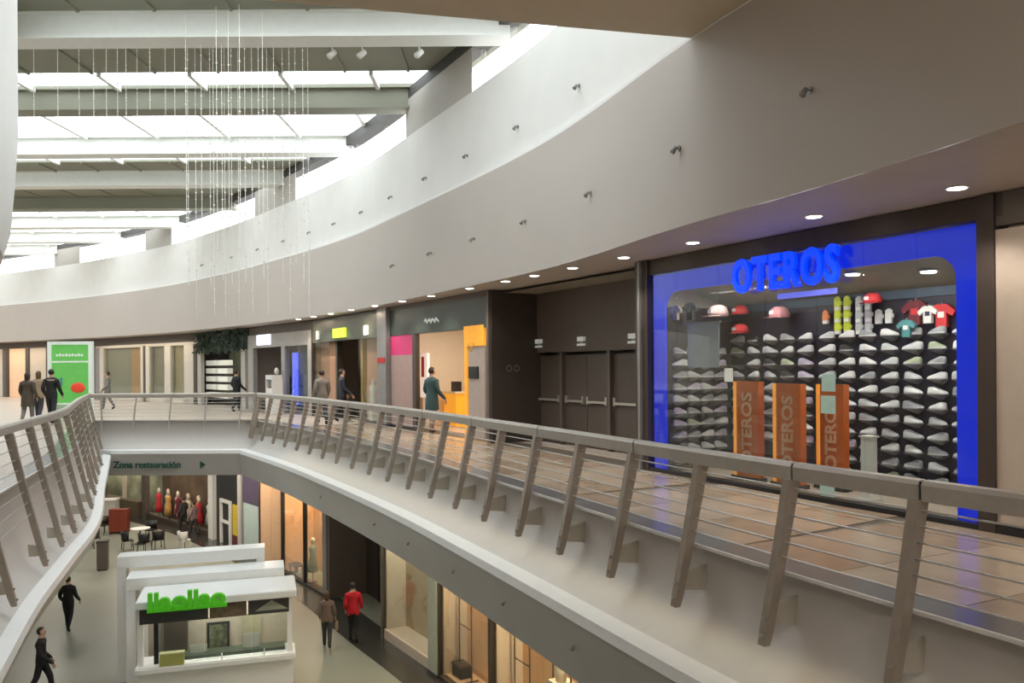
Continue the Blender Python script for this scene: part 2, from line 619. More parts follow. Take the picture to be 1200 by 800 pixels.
def roof_quad(name, y0, y1, xa0, xb0, xa1, xb1, z, m, parent, th=0.08):
    v = [(xa0, y0, z), (xb0, y0, z), (xb1, y1, z), (xa1, y1, z)]
    v += [(x, y, z + th) for x, y, z in v]
    return pym(name, v, [(0, 1, 2, 3), (7, 6, 5, 4), (0, 4, 5, 1), (1, 5, 6, 2), (2, 6, 7, 3), (3, 7, 4, 0)], m, parent)


for i in range(len(BEAMS) - 1):
    y0, y1 = BEAMS[i] + 0.34, BEAMS[i + 1] - 0.34
    g0, g1 = y0 + (y1 - y0) * GLZ[i][0], y0 + (y1 - y0) * GLZ[i][1]
    XR = lambda y: S.x_at(y) + 1.2
    xl = min(left_x(y0), left_x(y1))
    for a, b in ((y0, g0), (g1, y1)):
        if b - a > 0.05:
            o = roof_quad('ceiling', a, b, xl, XR(a), xl, XR(b), ROOFZ, M_ROOF, None)
            struct(o)
            x = xl + 1.0
            while x < XR(a) - 1:
                box('roof_rib', (x, a + .02, ROOFZ - .05), (x + .06, b - .02, ROOFZ), M_ROOF, o)
                x += 1.6
    bm = bmesh.new()
    xs = []
    x = XR(g0) - 0.2
    while x > xl:
        xs.append(x)
        x -= 2.3
    for x in xs:
        bm_box(bm, (x - .05, g0, ROOFZ - .1), (x + .05, g1, ROOFZ + .06))
    fr = struct(mk('window_%d' % (i + 6), bm, M_BEAM))
    for xa, xb in zip(xs[1:], xs):
        roof_quad('pane', g0 + .01, g1 - .01, xa + .05, xb - .05, xa + .05, xb - .05, ROOFZ + .02, M_ROOFGLASS, fr, 0.012)
    # thin bracing pipe along the bay
    if i >= 1:
        tube('bracing_pipe', [(xl, y0 + .5, ROOFZ - .28), (XR(y0) - 1.3, y0 + .5, ROOFZ - .28)], 0.05, M_BEAM, fr)

# roof behind the near ceiling edge
fr = struct(box('window_5', (-9.2, 6.8, ROOFZ), (S.x_at(7) + 1.2, 7.0, ROOFZ + .1), M_BEAM))
for q_ in range(5):
    xa_, xb_ = -9 + q_ * (S.x_at(11) + 10) / 5, -9 + (q_ + 1) * (S.x_at(11) + 10) / 5
    roof_quad('pane', 7.0, BEAMS[0] - .34, xa_ + .04, xb_ - .04, xa_ + .04, xb_ - .04, ROOFZ + .02, M_ROOFGLASS, fr, .012)
    box('mullion', (xb_ - .04, 7.0, ROOFZ - .05), (xb_ + .04, BEAMS[0] - .34, ROOFZ + .05), M_BEAM, fr)

# small spotlights on the two bands of the right wall
g_sp = thing('spotlight', 'small spotlight on the white upper band of the right wall', 'spotlight', (0, 0, 0), 0, 'spotlights along the upper band')
lathe('base', [(0.06, 0), (0.06, 0.03)], M_GREY, g_sp, 10)
bm = bmesh.new()
bm_tube(bm, [(0, 0, 0.02), (0, -0.0, 0.10)], 0.02, 6)
bm_tube(bm, [(0, 0.02, 0.09), (0, -0.10, 0.17)], [0.035, 0.06], 10)
mk('lamp_head', bm, mat('grey_lamp_paint', (.32, .30, .28), .5), g_sp, True)
register(g_sp)


def wall_spot(path, s, d, z, label, group, sc=.62, first=[True]):
    o = g_sp if first[0] else copy_tree(g_sp)
    first[0] = False
    p = path.at(s, d)
    n = path.nrm(s)
    o.location = (p.x, p.y, z)
    o.scale = (sc, sc, sc)
    # local z axis points off the wall towards the void, local y up
    zx = Vector((-n.x, -n.y, 0))
    yx = Vector((0, 0, 1))
    xx = yx.cross(zx)
    o.rotation_euler = Matrix((xx, yx, zx)).transposed().to_euler()
    o['label'] = label
    o['group'] = group


ORD = ['first', 'second', 'third', 'fourth', 'fifth', 'sixth', 'seventh', 'eighth', 'ninth', 'tenth', 'eleventh', 'twelfth', 'thirteenth', 'fourteenth', 'fifteenth', 'sixteenth', 'seventeenth', 'eighteenth', 'nineteenth', 'twentieth']
for q_, px in enumerate((673, 602, 543, 495, 455, 421, 389, 360, 330, 300, 270, 235)):
    wall_spot(S, S.ray(px, smin=s_c), 0.14, 6.62, '%s spotlight from the right on the white upper band of the wall' % ORD[q_], 'spotlights along the upper band')
for q_, px in enumerate((952, 798, 694, 617, 557, 506, 462)):
    wall_spot(S, S.ray(px, smin=3), 0.0, 4.62, '%s dark spotlight from the right on the beige band above the shops' % ORD[q_], 'spotlights along the lower band')
for q_, px in enumerate((377, 440, 480, 533, 592, 673)):
    wall_spot(VOID, VOID.ray(px, d=-.62, smax=S_R1), -0.62, -1.3, '%s small spotlight from the left on the grey slab edge' % ORD[q_], 'spotlights along the slab edge', .4)

# soffit downlights
g_dl = thing('downlight', 'round recessed downlight in the soffit above the walkway', 'lamp', (0, 0, 0), 0, 'downlights along the walkway soffit')
lathe('ring', [(0.085, 0), (0.115, 0), (0.115, -0.012), (0.085, -0.012)], M_WHITE, g_dl, 14)
lathe('lens', [(0.09, -0.002), (0.09, -0.016), (.05, -.022)], M_LAMP, g_dl, 14)
register(g_dl)
first = True
for k, px in enumerate((1330, 1123, 955, 813, 732, 672, 627, 593, 551, 506, 472, 440, 412, 388, 368, 350)):
    s = W.ray(px, d=-0.62, smin=2)
    p = W.at(s, -0.62)
    o = g_dl if first else copy_tree(g_dl)
    first = False
    o.location = (p.x, p.y, ZC - 0.002)
    o['label'] = '%s round downlight from the right in the soffit above the walkway' % ORD[k]
    l = bpy.data.lights.new('downlight_beam', 'SPOT')
    l.energy = 95
    l.color = (1, 0.92, 0.82)
    l.spot_size = math.radians(110)
    l.spot_blend = 0.6
    l.shadow_soft_size = 0.08
    lo = bpy.data.objects.new('downlight_beam', l)
    lo.location = (p.x, p.y, ZC - 0.03)
    COL.objects.link(lo)

# ------------------------------------------------------------------ railings
CS = 0.236
ZT = 0.9


def rd(z):
    return -(ZT - z) * CS + 0.02


def rail_pt(s, z):
    p = VOID.at(s, rd(z))
    return Vector((p.x, p.y, z))


def build_railing(label, posts, s0, s1, joints, slim=False, low=0.0):
    base = VOID.at((s0 + s1) / 2)
    t = thing('railing', label, 'railing', (base.x, base.y, 0.06))
    T = Vector((-base.x, -base.y, -0.06))
    # handrail lengths with dark joints
    js = [s0] + [j for j in joints if s0 < j < s1] + [s1]
    prof = [(-0.045, -0.075), (-0.05, 0.04), (-0.03, 0.07), (0.035, 0.075), (0.05, 0.05), (0.045, -0.06), (0.03, -0.08)]
    for a, b in zip(js, js[1:]):
        ss = VOID.range(a + .012, b - .012, 0.5)
        bm = bmesh.new()
        rr = []
        for s in ss:
            ring = []
            for d, z in prof:
                p = VOID.at(s, d + rd(ZT))
                ring.append(bm.verts.new(Vector((p.x, p.y, ZT + z)) + T))
            rr.append(ring)
        for x, y in zip(rr, rr[1:]):
            for k in range(len(prof)):
                bm.faces.new((x[k], x[(k + 1) % len(prof)], y[(k + 1) % len(prof)], y[k]))
        bm.faces.new(rr[0])
        bm.faces.new(rr[-1][::-1])
        mk('handrail', bm, M_HANDRAIL, t)
    for j in js[1:-1]:
        bm = bmesh.new()
        pa, pb = VOID.at(j - .014), VOID.at(j + .014)
        n = VOID.nrm(j)
        vs = []
        for P in (pa, pb):
            for d, z in ((-.03, -.06), (.03, -.06), (.03, .06), (-.03, .06)):
                vs.append(bm.verts.new(Vector((P.x + n.x * (d + rd(ZT)), P.y + n.y * (d + rd(ZT)), ZT + z)) + T))
        for f in ((0, 1, 2, 3), (7, 6, 5, 4), (0, 4, 5, 1), (1, 5, 6, 2), (2, 6, 7, 3), (3, 7, 4, 0)):
            bm.faces.new([vs[k] for k in f])
        mk('rail_joint', bm, M_BLACK, t)
    for z in ((0.76, 0.65, 0.54, 0.43, 0.32, 0.2) if not low else (0.74, 0.58, 0.42, 0.26, 0.1, -0.07, -0.24, -0.42)):
        ss = VOID.range(s0 + .05, s1 - .05, 0.8)
        tube('cable', [rail_pt(s, z) + T for s in ss], 0.008, M_CABLE, t, 5)
    for s in posts:
        n = VOID.nrm(s)
        tg = VOID.tan(s)
        n3, t3 = Vector((n.x, n.y, 0)), Vector((tg.x, tg.y, 0))
        bm = bmesh.new()

        def blade(zs, th, mi=0):
            rings = []
            for z, w0, w1 in zs:
                c = rail_pt(s, z) + T
                rings.append([bm.verts.new(c + n3 * a + t3 * b) for a, b in ((w0, -th), (w1, -th), (w1, th), (w0, th))])
            for a, b in zip(rings, rings[1:]):
                for k in range(4):
                    bm.faces.new((a[k], a[(k + 1) % 4], b[(k + 1) % 4], b[k]))
            bm.faces.new(rings[0][::-1])
            bm.faces.new(rings[-1])
        if slim:
            blade([(-.25, -.02, .02), (.83, -.02, .02)], .02)
            mk('post', bm, M_CABLE, t)
            continue
        blade([(-0.52 - low, -0.03, 0.03), (-0.4 - low, -0.04, 0.045), (0.1, -0.045, 0.055), (0.55, -0.055, 0.06), (0.83, -0.065, 0.06)], 0.04)
        po = mk('post', bm, M_POST, t)
        bm = bmesh.new()
        # gusset plate that ties the post back to the upstand
        c1, c2 = rail_pt(s, -0.20 - low) + T, rail_pt(s, -0.36 - low) + T
        b1 = Vector((*VOID.at(s, 0.05 - low * .12), -0.15 - low)) + T
        b2 = Vector((*VOID.at(s, 0.035 - low * .2), -0.40 - low)) + T
        if low:
            b1, b2 = c1 + n3 * .17 + Vector((0, 0, .03)), c2 + n3 * .19
        q = [c1, b1, b2, c2]
        vs = [bm.verts.new(p + t3 * e) for e in (-.012, .012) for p in q]
        for f in ((0, 1, 2, 3), (7, 6, 5, 4), (0, 4, 5, 1), (1, 5, 6, 2), (2, 6, 7, 3), (3, 7, 4, 0)):
            bm.faces.new([vs[k] for k in f])
        mk('bracket', bm, M_BRK, po)
        for zz in (-0.3 - low, -0.44 - low):
            cc = rail_pt(s, zz) + T - n3 * 0.045
            box('bolt', cc - Vector((.014, .014, .014)), cc + Vector((.014, .014, .014)), M_STEEL, po)
    return t


p1, p2 = VOID.ray(1075, smax=S_R1), VOID.ray(920, smax=S_R1)
gap = (VOID.ray(588, smax=S_R1) - p1) / 6.0
posts_r = [p1 + gap * k for k in range(-3, 60) if 0.2 < p1 + gap * k < S_R1 - 0.15] + [S_R1 - .08]
build_railing('long curved metal railing along the right walkway, in front of the shops', posts_r, 0.05, S_R1 - .02, posts_r[1::2] if False else [p1 + gap * k - .03 for k in range(-2, 60, 1) if k in (0, 1, 3, 5, 7, 9, 11, 13, 15, 17, 19)])
posts_b = VOID.range(S_R1 + .5, S_B1 - .4, 1.25)
build_railing('straight railing across the far footbridge above the bridge sign', posts_b, S_R1 + .04, S_B1 - .04, [], True)
posts_l = [VOID.ray(px, smin=S_B1, smax=S_L1) for px in (10, 34, 52, 66, 77)]
posts_l = [q for q in posts_l if q]
while posts_l[0] + 2.3 < S_L1 - .3:
    posts_l.insert(0, posts_l[0] + 2.3)
while posts_l[-1] - 2.1 > S_B1 + .3:
    posts_l.append(posts_l[-1] - 2.1)
build_railing('curved metal railing on the left side beside the walking group', posts_l, S_B1 + .05, S_L1 - .05, [q - .05 for q in posts_l[::2]][::-1], False, .72)
build_railing('railing of the near footbridge below the camera', VOID.range(S_L1 + .6, VOID.L - .3, 1.3), S_L1 + .1, VOID.L - .1, [])


# ------------------------------------------------------------------ frames along the shop wall
class Frame:
    """straight chord of the shop wall: u runs from its far end to its near end, v into the shop"""

    def __init__(self, xa, xb, z0=0.0, path=W, d=0.0):
        a, b = path.at(path.ray(xa, d), d), path.at(path.ray(xb, d), d)
        self.a, self.b, self.z0 = a, b, z0
        self.L = (b - a).length
        self.ud = (b - a).normalized()
        self.vd = Vector((-self.ud.y, self.ud.x))
        self.rz = math.atan2(self.ud.y, self.ud.x)

    def u(self, px, v=0.0):
        r = (px - 600) / FPX
        A = self.a + self.vd * v
        # (A.x+u*ud.x) = r*(A.y+u*ud.y)
        return (r * A.y - A.x) / (self.ud.x - r * self.ud.y)

    def w(self, u, v, z=0.0):
        p = self.a + self.ud * u + self.vd * v
        return Vector((p.x, p.y, self.z0 + z))

    def z(self, px, py, v=0.0):
        p = self.w(self.u(px, v), v)
        return EYE + (429 - py) * p.y / FPX - self.z0

    def thing(self, name, label, cat, u=0, v=0, z=0, group=None, turn=0.0):
        return thing(name, label, cat, self.w(u, v, z), self.rz + turn, group)


def panel(t, name, u0, u1, v0, v1, z0, z1, m, bevel=0.0):
    return box(name, (u0, v0, z0), (u1, v1, z1), m, t, None, bevel)


def lamp(fr, u, v, z, su, sv, power, color=(1, .85, .68)):
    p = fr.w(u, v, z)
    return area_light('shop_ceiling_light', p, su, sv, power, color, (0, 0, fr.rz))


def partition(fr, u, z0, z1, m=M_BEIGE, v0=0.05):
    o = box('wall_right', (u - .05, v0, z0), (u + .05, SHOPD, z1), m, None, Matrix.Translation((*fr.a, fr.z0)) @ Matrix.Rotation(fr.rz, 4, 'Z'))
    return struct(o)


def backwall(fr, u0, u1, v, z0, z1, m):
    o = box('wall_right', (u0, v, z0), (u1, v + .1, z1), m, None, Matrix.Translation((*fr.a, fr.z0)) @ Matrix.Rotation(fr.rz, 4, 'Z'))
    return struct(o)


# --- sports shop with the blue frame
F = Frame(763, 1148)
L = F.L
shop = F.thing('shop_front', 'sports shop front with a glowing blue frame around tall glass', 'shopfront')
H1 = 3.32
bm = bmesh.new()
bw, rr = 0.3, 0.28
outerp = [(0, 0.02), (0, H1), (L, H1), (L, 0.02)]
innerp = [(bw, 0.02), (bw, H1 - bw - rr)] + [(bw + rr - rr * math.cos(a), H1 - bw - rr + rr * math.sin(a)) for a in [math.pi / 2 * k / 6 for k in range(1, 7)]] \
    + [(L - bw - rr + rr * math.sin(a), H1 - bw - rr + rr * math.cos(a)) for a in [math.pi / 2 * k / 6 for k in range(0, 7)]] + [(L - bw, 0.02)]
ring = [Vector(p) for p in outerp] + [Vector(p) for p in innerp[::-1]]
tris = tessellate_polygon([[Vector((p.x, p.y, 0)) for p in ring]])
vs = [bm.verts.new((p.x, 0.06, p.y)) for p in ring]
for t3 in tris:
    bm.faces.new([vs[i] for i in t3])
r = bmesh.ops.extrude_face_region(bm, geom=bm.faces[:])
bmesh.ops.translate(bm, vec=(0, 0.05, 0), verts=[g for g in r['geom'] if isinstance(g, bmesh.types.BMVert)])
mk('blue_frame', bm, M_BLUE, shop)
xs = [0.0] + [F.u(px) for px in (793, 842, 897, 957, 1012, 1075)] + [L]
for a, b in zip(xs, xs[1:]):
    panel(shop, 'glass_pane', a + .006, b - .006, 0.0, 0.012, 0.06, H1 + .02, M_GLASS)
panel(shop, 'transom', -.3, L + .3, -.02, .18, H1 + .02, ZC - .01, M_BROWN)
panel(shop, 'sill', -.0, L, -.05, .12, 0.0, 0.06, M_BLACK)
panel(shop, 'frame_post', -.36, -.02, -.06, .2, 0.0, ZC - .01, M_BROWN)
panel(shop, 'frame_post', -.22, -.16, -.12, -.06, 0.0, ZC - .01, M_GREY)
panel(shop, 'frame_post', L + .01, L + .2, -.06, .2, 0.0, ZC - .01, M_BROWN)
u0, u1 = F.u(860, -.12), F.u(984, -.12)
sl = text_mesh('sign_letters', 'OTEROS', 0.62, M_BLUEL, shop, Matrix.Identity(4), 0.03, 0.02, 1.14)
bx = [v.co.x for v in sl.data.vertices]
by = [v.co.y for v in sl.data.vertices]
kx = (u1 - u0) / (max(bx) - min(bx))
ky = 0.50 / (max(by) - min(by))
sl.data.transform(Matrix.Translation(((u0 + u1) / 2, -.12, 3.08)) @ face_M(0, 0, 0) @ Matrix.Diagonal((kx, ky, 1, 1)) @ Matrix.Translation((-(max(bx) + min(bx)) / 2, -(max(by) + min(by)) / 2, 0)))
panel(shop, 'sign_bar', F.u(912, -.06), F.u(980, -.06), -.07, -.03, 2.70, 2.77, mat('pale_blue_led', (.2, .25, .7), .4, emit=(.12, .14, .75), estr=.55))
panel(shop, 'sticker', F.u(963), F.u(979), -.006, -.001, F.z(970, 461), F.z(970, 441), mat('pale_teal_paper', (.42, .62, .56), .6))
panel(shop, 'sticker', F.u(962), F.u(979), -.006, -.001, F.z(970, 487), F.z(970, 466), MATS['pale_teal_paper'])
panel(shop, 'sticker', F.u(960), F.u(977), -.006, -.001, F.z(968, 584), F.z(968, 571), MATS['pale_teal_paper'])
panel(shop, 'sticker', F.u(849), F.u(859), -.006, -.001, F.z(854, 449), F.z(854, 433), mat('white_paper', (.75, .78, .74), .6))
partition(F, -.1, 0, ZC - .07)
partition(F, L + .1, 0, ZC - .07)
VB = 1.75
M_NAVY = mat('dark_navy_slatwall', (0.02, 0.018, 0.035), 0.5, var=0.2)
ue0, ue1 = -0.05, L + 0.05
dw = F.thing('display_wall', 'dark slatted display wall holding rows of shoes behind the glass', 'display wall', 0, VB, 0)
panel(dw, 'backboard', ue0, ue1, 0, .08, 0.05, 2.72, M_NAVY)
zrow = [2.20 - 0.205 * k for k in range(11)]
mat('smoky_shelf', (.26, .26, .28), .4)
backwall(F, -.05, L + .05, VB + .1, 0, ZC - .07, mat('teal_grey_wall', (.05, .07, .08), .6))
panel(dw, 'header_board', ue0, ue1, -.02, .06, 2.72, 2.86, mat('blue_grey_header', (.05, .08, .12), .5))
SLZ = lambda v: 3.34 - (v - .12) * .5 / (VB - .12)
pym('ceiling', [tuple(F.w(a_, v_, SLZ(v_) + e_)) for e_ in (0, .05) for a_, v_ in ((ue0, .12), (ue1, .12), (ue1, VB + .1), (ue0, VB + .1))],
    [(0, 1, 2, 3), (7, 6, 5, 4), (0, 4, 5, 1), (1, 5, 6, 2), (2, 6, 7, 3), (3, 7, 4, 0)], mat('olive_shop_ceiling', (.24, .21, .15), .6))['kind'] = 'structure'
# blue counter plinth under the shoes
# shoes
def make_shoe(name, cu, cs):
    bm = bmesh.new()
    sec = [(-.135, .02, .055, .085), (-.11, .036, .07, .10), (-.05, .040, .07, .105), (0.0, .042, .055, .085), (.06, .047, .03, .062), (.11, .04, .02, .045), (.14, .015, .015, .032)]
    rings = []
    for x, w, z1, z2 in sec:
        rings.append([bm.verts.new((x, a * w, z)) for a, z in ((-1, 0), (1, 0), (1.05, .022), (.85, z1), (.35, z2), (-.35, z2), (-.85, z1), (-1.05, .022))])
    for a, b in zip(rings, rings[1:]):
        for k in range(8):
            f = bm.faces.new((a[k], a[(k + 1) % 8], b[(k + 1) % 8], b[k]))
            f.material_index = 1 if k in (0, 1, 7) else 0
    bm.faces.new(rings[0][::-1])
    bm.faces.new(rings[-1])
    return mk(name, bm, [cu, cs], None, True)


M_SOLE = mat('white_rubber_sole', (.75, .75, .75), .5)
uppers = [mat('pale_grey_mesh', (.55, .56, .58), .7), mat('white_leather', (.78, .78, .78), .5), mat('mid_grey_mesh', (.30, .31, .33), .7),
          mat('black_mesh', (.03, .03, .035), .6), mat('lilac_mesh', (.45, .38, .52), .7), mat('sage_mesh', (.38, .43, .30), .7)]
names = ['pale grey', 'white', 'mid grey', 'black', 'lilac', 'sage']
protos = []
for m in uppers:
    protos.append([make_shoe('sports_shoe', m, M_SOLE), True])
sw = F.thing('display_wall', 'dark side wall of shoe shelves at the left inside the blue shop', 'display wall', 0.02, .3, 0, turn=0)
panel(sw, 'backboard', 0, .06, 0, VB - .32, .05, 2.8, M_NAVY)
NUM = ['first', 'second', 'third', 'fourth', 'fifth', 'sixth', 'seventh', 'eighth', 'ninth', 'tenth', 'eleventh']
rng = random.Random(3)
ux = F.u(960, VB)
slots = []
for c in range(4):
    for r in range(1, 11):
        slots.append(('side', c, r, F.w(.17, .48 + c * .3, zrow[r] + .001), F.rz + math.pi / 2))
for sec, ua, ub in (('middle', .12, ux), ('right', ux + .05, L - .35)):
    nc = int((ub - ua) / .335)
    for c in range(nc):
        for r in range(11):
            if sec == 'middle' and r > 8:
                continue
            slots.append((sec, c, r, F.w(ua + (c + .5) * (ub - ua) / nc, VB - .085, zrow[r] + .001), F.rz))
WT = {'side': [3, 2, 3, .4, 3, .3], 'middle': [3, 2, 2, 2, 1, 1.2], 'right': [4, 4, 3, .6, .3, 1.2]}
DESC = {'side': 'on the left side wall', 'middle': 'behind the orange pillars', 'right': 'right part of the wall'}
ledge = None
for sec, c, r, p_, rz_ in slots:
    par = sw if sec == 'side' else dw
    if ledge is None:
        ledge = pym('shoe_ledge', [(-.12, -.085, 0), (.12, -.085, 0), (.12, .08, 0), (-.12, .08, 0), (-.10, -.07, -.012), (.10, -.07, -.012), (.03, .08, -.075), (-.03, .08, -.075)],
                    [(0, 1, 2, 3), (4, 7, 6, 5), (0, 4, 5, 1), (1, 5, 6, 2), (2, 6, 7, 3), (3, 7, 4, 0)], MATS['smoky_shelf'])
        lo_ = ledge
    else:
        lo_ = ledge.copy()
        COL.objects.link(lo_)
    lo_.parent = par
    M_ = (Matrix.Translation(par.location) @ Matrix.Rotation(par.rotation_euler[2], 4, 'Z')).inverted() @ Matrix.Translation(p_ - Vector((0, 0, .001))) @ Matrix.Rotation(rz_ , 4, 'Z')
    lo_.location, lo_.rotation_euler = M_.to_translation(), M_.to_euler()
    if rng.random() < .03:
        continue
    kk = rng.choices(range(6), WT[sec])[0]
    o, fresh = protos[kk]
    protos[kk][1] = False
    if not fresh:
        o = o.copy()
        COL.objects.link(o)
    o.location = p_
    sc_ = rng.uniform(.96, 1.08)
    o.scale = (sc_, sc_, sc_ * 1.0)
    o.rotation_euler = (0, 0, rz_ + (math.pi if rng.random() < .5 else 0) + rng.uniform(-.15, .15))
    tag(o, '%s shoe, %s shelf down, %s from the left, %s' % (names[kk], NUM[r], NUM[c], DESC[sec]), 'shoe', 'sports shoes, %s' % DESC[sec])
for o, fresh in protos:
    if fresh:
        bpy.data.objects.remove(o)


# hanging goods above the shoes
def jersey(name, m, m2, label, fr, u, v, z, s=1.0, group=None):
    o_ = [(-.12, 0), (-.12, .30), (-.24, .22), (-.30, .32), (-.14, .46), (-.05, .48), (0, .45), (.05, .48), (.14, .46), (.30, .32), (.24, .22), (.12, .30), (.12, 0)]
    bm = bmesh.new()
    t3 = tessellate_polygon([[Vector((x, y, 0)) for x, y in o_]])
    vs = [bm.verts.new((x * s, 0, y * s)) for x, y in o_]
    for t_ in t3:
        bm.faces.new([vs[i] for i in t_])
    r = bmesh.ops.extrude_face_region(bm, geom=bm.faces[:])
    bmesh.ops.translate(bm, vec=(0, .05, 0), verts=[g for g in r['geom'] if isinstance(g, bmesh.types.BMVert)])
    t = fr.thing(name, label, 'shirt', u, v, z, group)
    mk('body', bm, m, t)
    panel(t, 'chest_print', -.07 * s, .07 * s, -.006, 0.0, .2 * s, .32 * s, m2)
    tube('hanger_hook', [(0, .02, .45 * s), (0, .02, .5 * s), (0, .05, .53 * s)], .008, M_STEEL, t, 5)
    return t


def cap(label, fr, u, v, z, m, s=1.0):
    t = fr.thing('cap', label, 'cap', u, v, z)
    lathe('crown', [(.11 * s, 0), (.112 * s, .04 * s), (.09 * s, .09 * s), (.05 * s, .115 * s), (.01, .12 * s)], m, t, 12, smooth=True)
    bm = bmesh.new()
    vs = [bm.verts.new((.115 * s * math.cos(a), .115 * s * math.sin(a), .005)) for a in [math.pi + math.pi * k / 8 for k in range(9)]]
    v2 = [bm.verts.new((.10 * s * math.cos(a), .2 * s * math.sin(a) - .02, -.01)) for a in [math.pi + math.pi * k / 8 for k in range(9)]]
    for k in range(8):
        bm.faces.new((vs[k], vs[k + 1], v2[k + 1], v2[k]))
    mk('brim', bm, m, t)
    panel(t, 'badge', -.03 * s, .03 * s, -.118 * s, -.11 * s, .03 * s, .07 * s, M_SOLE)
    return t


M_RED = mat('red_cloth', (.55, .03, .04), .7)
M_MAROON = mat('maroon_cloth', (.14, .02, .03), .8)
M_PINK = mat('pink_cloth', (.70, .32, .36), .7)
M_NEON = mat('neon_yellow_cloth', (.62, .72, .05), .6)
M_WCLOTH = mat('white_cloth', (.72, .72, .70), .8)
M_NAVYC = mat('navy_cloth', (.03, .04, .10), .8)
M_TEAL = mat('teal_cloth', (.08, .25, .27), .8)
Z = lambda px, py: F.z(px, py, VB - .1)
U = lambda px: F.u(px, VB - .1)
jersey('sports_shirt', M_RED, M_WCLOTH, 'red shirt with white chest print hanging at the right of the display', F, U(1103), VB - .1, Z(1103, 387), .66)
jersey('sports_shirt', M_MAROON, M_RED, 'dark maroon shirt hanging left of the red shirt', F, U(1072), VB - .1, Z(1072, 384), .72)
jersey('sports_shirt', M_WCLOTH, M_NAVYC, 'white shirt with navy print between the maroon and red shirts', F, U(1088), VB - .12, Z(1088, 382), .5)
jersey('sports_shirt', M_TEAL, M_WCLOTH, 'teal shirt folded low beneath the maroon shirt', F, U(1067), VB - .2, Z(1067, 398), .5)
jersey('sports_shirt', M_CHAR, M_GREY, 'charcoal shirt hanging at the far left of the display wall', F, F.u(808, .6), .6, F.z(808, 376, .6), .62)
jersey('sports_shirt', M_BEIGE, M_GREY, 'beige shirt hanging left of the charcoal shirt', F, F.u(791, .3), .3, F.z(791, 376, .3), .5)
cap('big pink cap on the top row under the blue letters', F, U(922), VB - .26, Z(922, 374), M_PINK, 1.5)
cap('upper red cap on the top row left of the pink cap', F, U(876), VB - .26, Z(876, 370), M_RED, 1.3)
cap('lower red cap directly beneath the upper red cap', F, U(876), VB - .26, Z(876, 392), M_RED, 1.3)
cap('red cap on the top row right of the neon yellow goods', F, U(1032), VB - .26, Z(1032, 358), M_RED, 1.2)
cap('dull pink cap on the far left of the top row', F, F.u(842, 1.0), 1.0, F.z(842, 372, 1.0), mat('dull_pink_cloth', (.42, .28, .28), .8), 1.6)


def glove(label, u, z, m, group):
    t = F.thing('sports_glove', label, 'glove', u, VB - .1, z, group)
    bm = bmesh.new()
    bm_box(bm, (-.05, 0, 0), (.05, .04, .09))
    for k in range(4):
        bm_box(bm, (-.05 + k * .026, .005, .09), (-.03 + k * .026, .035, .14 + (.02 if k in (1, 2) else 0)))
    bm_box(bm, (.05, .005, .03), (.075, .035, .085))
    mk('palm', bm, m, t)
    panel(t, 'cuff', -.045, .045, -.002, .042, -.05, 0.0, M_SOLE)
    return t


for r in range(3):
    for c in range(2):
        glove('neon yellow glove, %s row down, %s column of the yellow block' % (ORD[r], ['left', 'right'][c]), U(981 + 11 * c), Z(985, 362 + 14 * r), M_NEON, 'neon yellow gloves')
    for c in range(2):
        glove('pale grey glove, %s row down, %s column beside the yellow block' % (ORD[r], ['left', 'right'][c]), U(1006 + 11 * c), Z(1010, 362 + 14 * r), uppers[0], 'pale grey gloves')
for c in range(2):
    glove('%s white glove hanging under the red cap on the right' % ['left', 'right'][c], U(1029 + 12 * c), Z(1032, 378), M_WCLOTH, 'white gloves')
glove('orange glove hanging left of the neon yellow gloves', U(967), Z(967, 378), mat('orange_cloth', (.7, .25, .1), .7), None)
ban = F.thing('hanging_banner', 'pale grey translucent banner hanging at the left of the shop', 'banner', F.u(822, .42), .42, 0)
panel(ban, 'sheet', -.34, .42, 0, .012, F.z(820, 432, .42), F.z(820, 381, .42), mat('grey_banner_sheet', (.30, .33, .37), .6))
panel(ban, 'rod', -.45, .45, -.01, .02, F.z(820, 381, .42), F.z(820, 381, .42) + .03, M_GREY)
for xx in (-.4, .4):
    tube('cord', [(xx, .005, F.z(820, 381, .42) + .03), (xx, .005, SLZ(.42))], .004, M_GREY, ban, 4)
# orange pillars
M_ORANGE = mat('orange_pillar_print', (.56, .12, .015), .5, var=.08)
M_ORLIT = mat('orange_lit_edge', (.9, .4, .08), .5, emit=(1.0, .32, .03), estr=.45)  # lit side of the pillars put into the colour, with a weak glow
M_OTXT = mat('pale_orange_print', (.70, .42, .26), .6)
vp = 0.55
for k, (xa, xb, yt, lab, ty) in enumerate(((859, 895, 449, 'left orange pillar with pale vertical lettering inside the shop window', 506), (905, 945, 452, 'middle orange pillar with pale vertical lettering inside the shop window', 522),
                                      (956, 996, 453, 'right dimmer orange pillar with pale vertical lettering, behind the stickers', 506))):
    v = vp + (0.35 if k == 2 else 0)
    ua, ub = F.u(xa, v), F.u(xb, v)
    t = F.thing('display_pillar', lab, 'pillar', ua, v, 0)
    w = ub - ua
    zt = F.z((xa + xb) / 2, yt, v)
    w -= .12
    panel(t, 'base', -.03, w + .03, -.03, .15, 0, .06, M_BLACK)
    panel(t, 'body', .07, w, 0, .12, .06, zt, M_ORANGE)
    panel(t, 'lit_edge', 0, .07, 0, .12, .06, zt, M_ORLIT)
    text_mesh('lettering', 'OTEROS', w * .55, M_OTXT, t, face_M(w * .56, -.004, zt * .52, True), .003, .008)
wb = F.thing('white_stand', 'small narrow white stand near the right end of the window', 'stand', F.u(1008, .5), .5, 0)
panel(wb, 'column', 0, .14, 0, .14, .04, F.z(1010, 515, .5), M_WHITE)
panel(wb, 'base', -.04, .18, -.04, .18, 0, .04, M_WHITE)
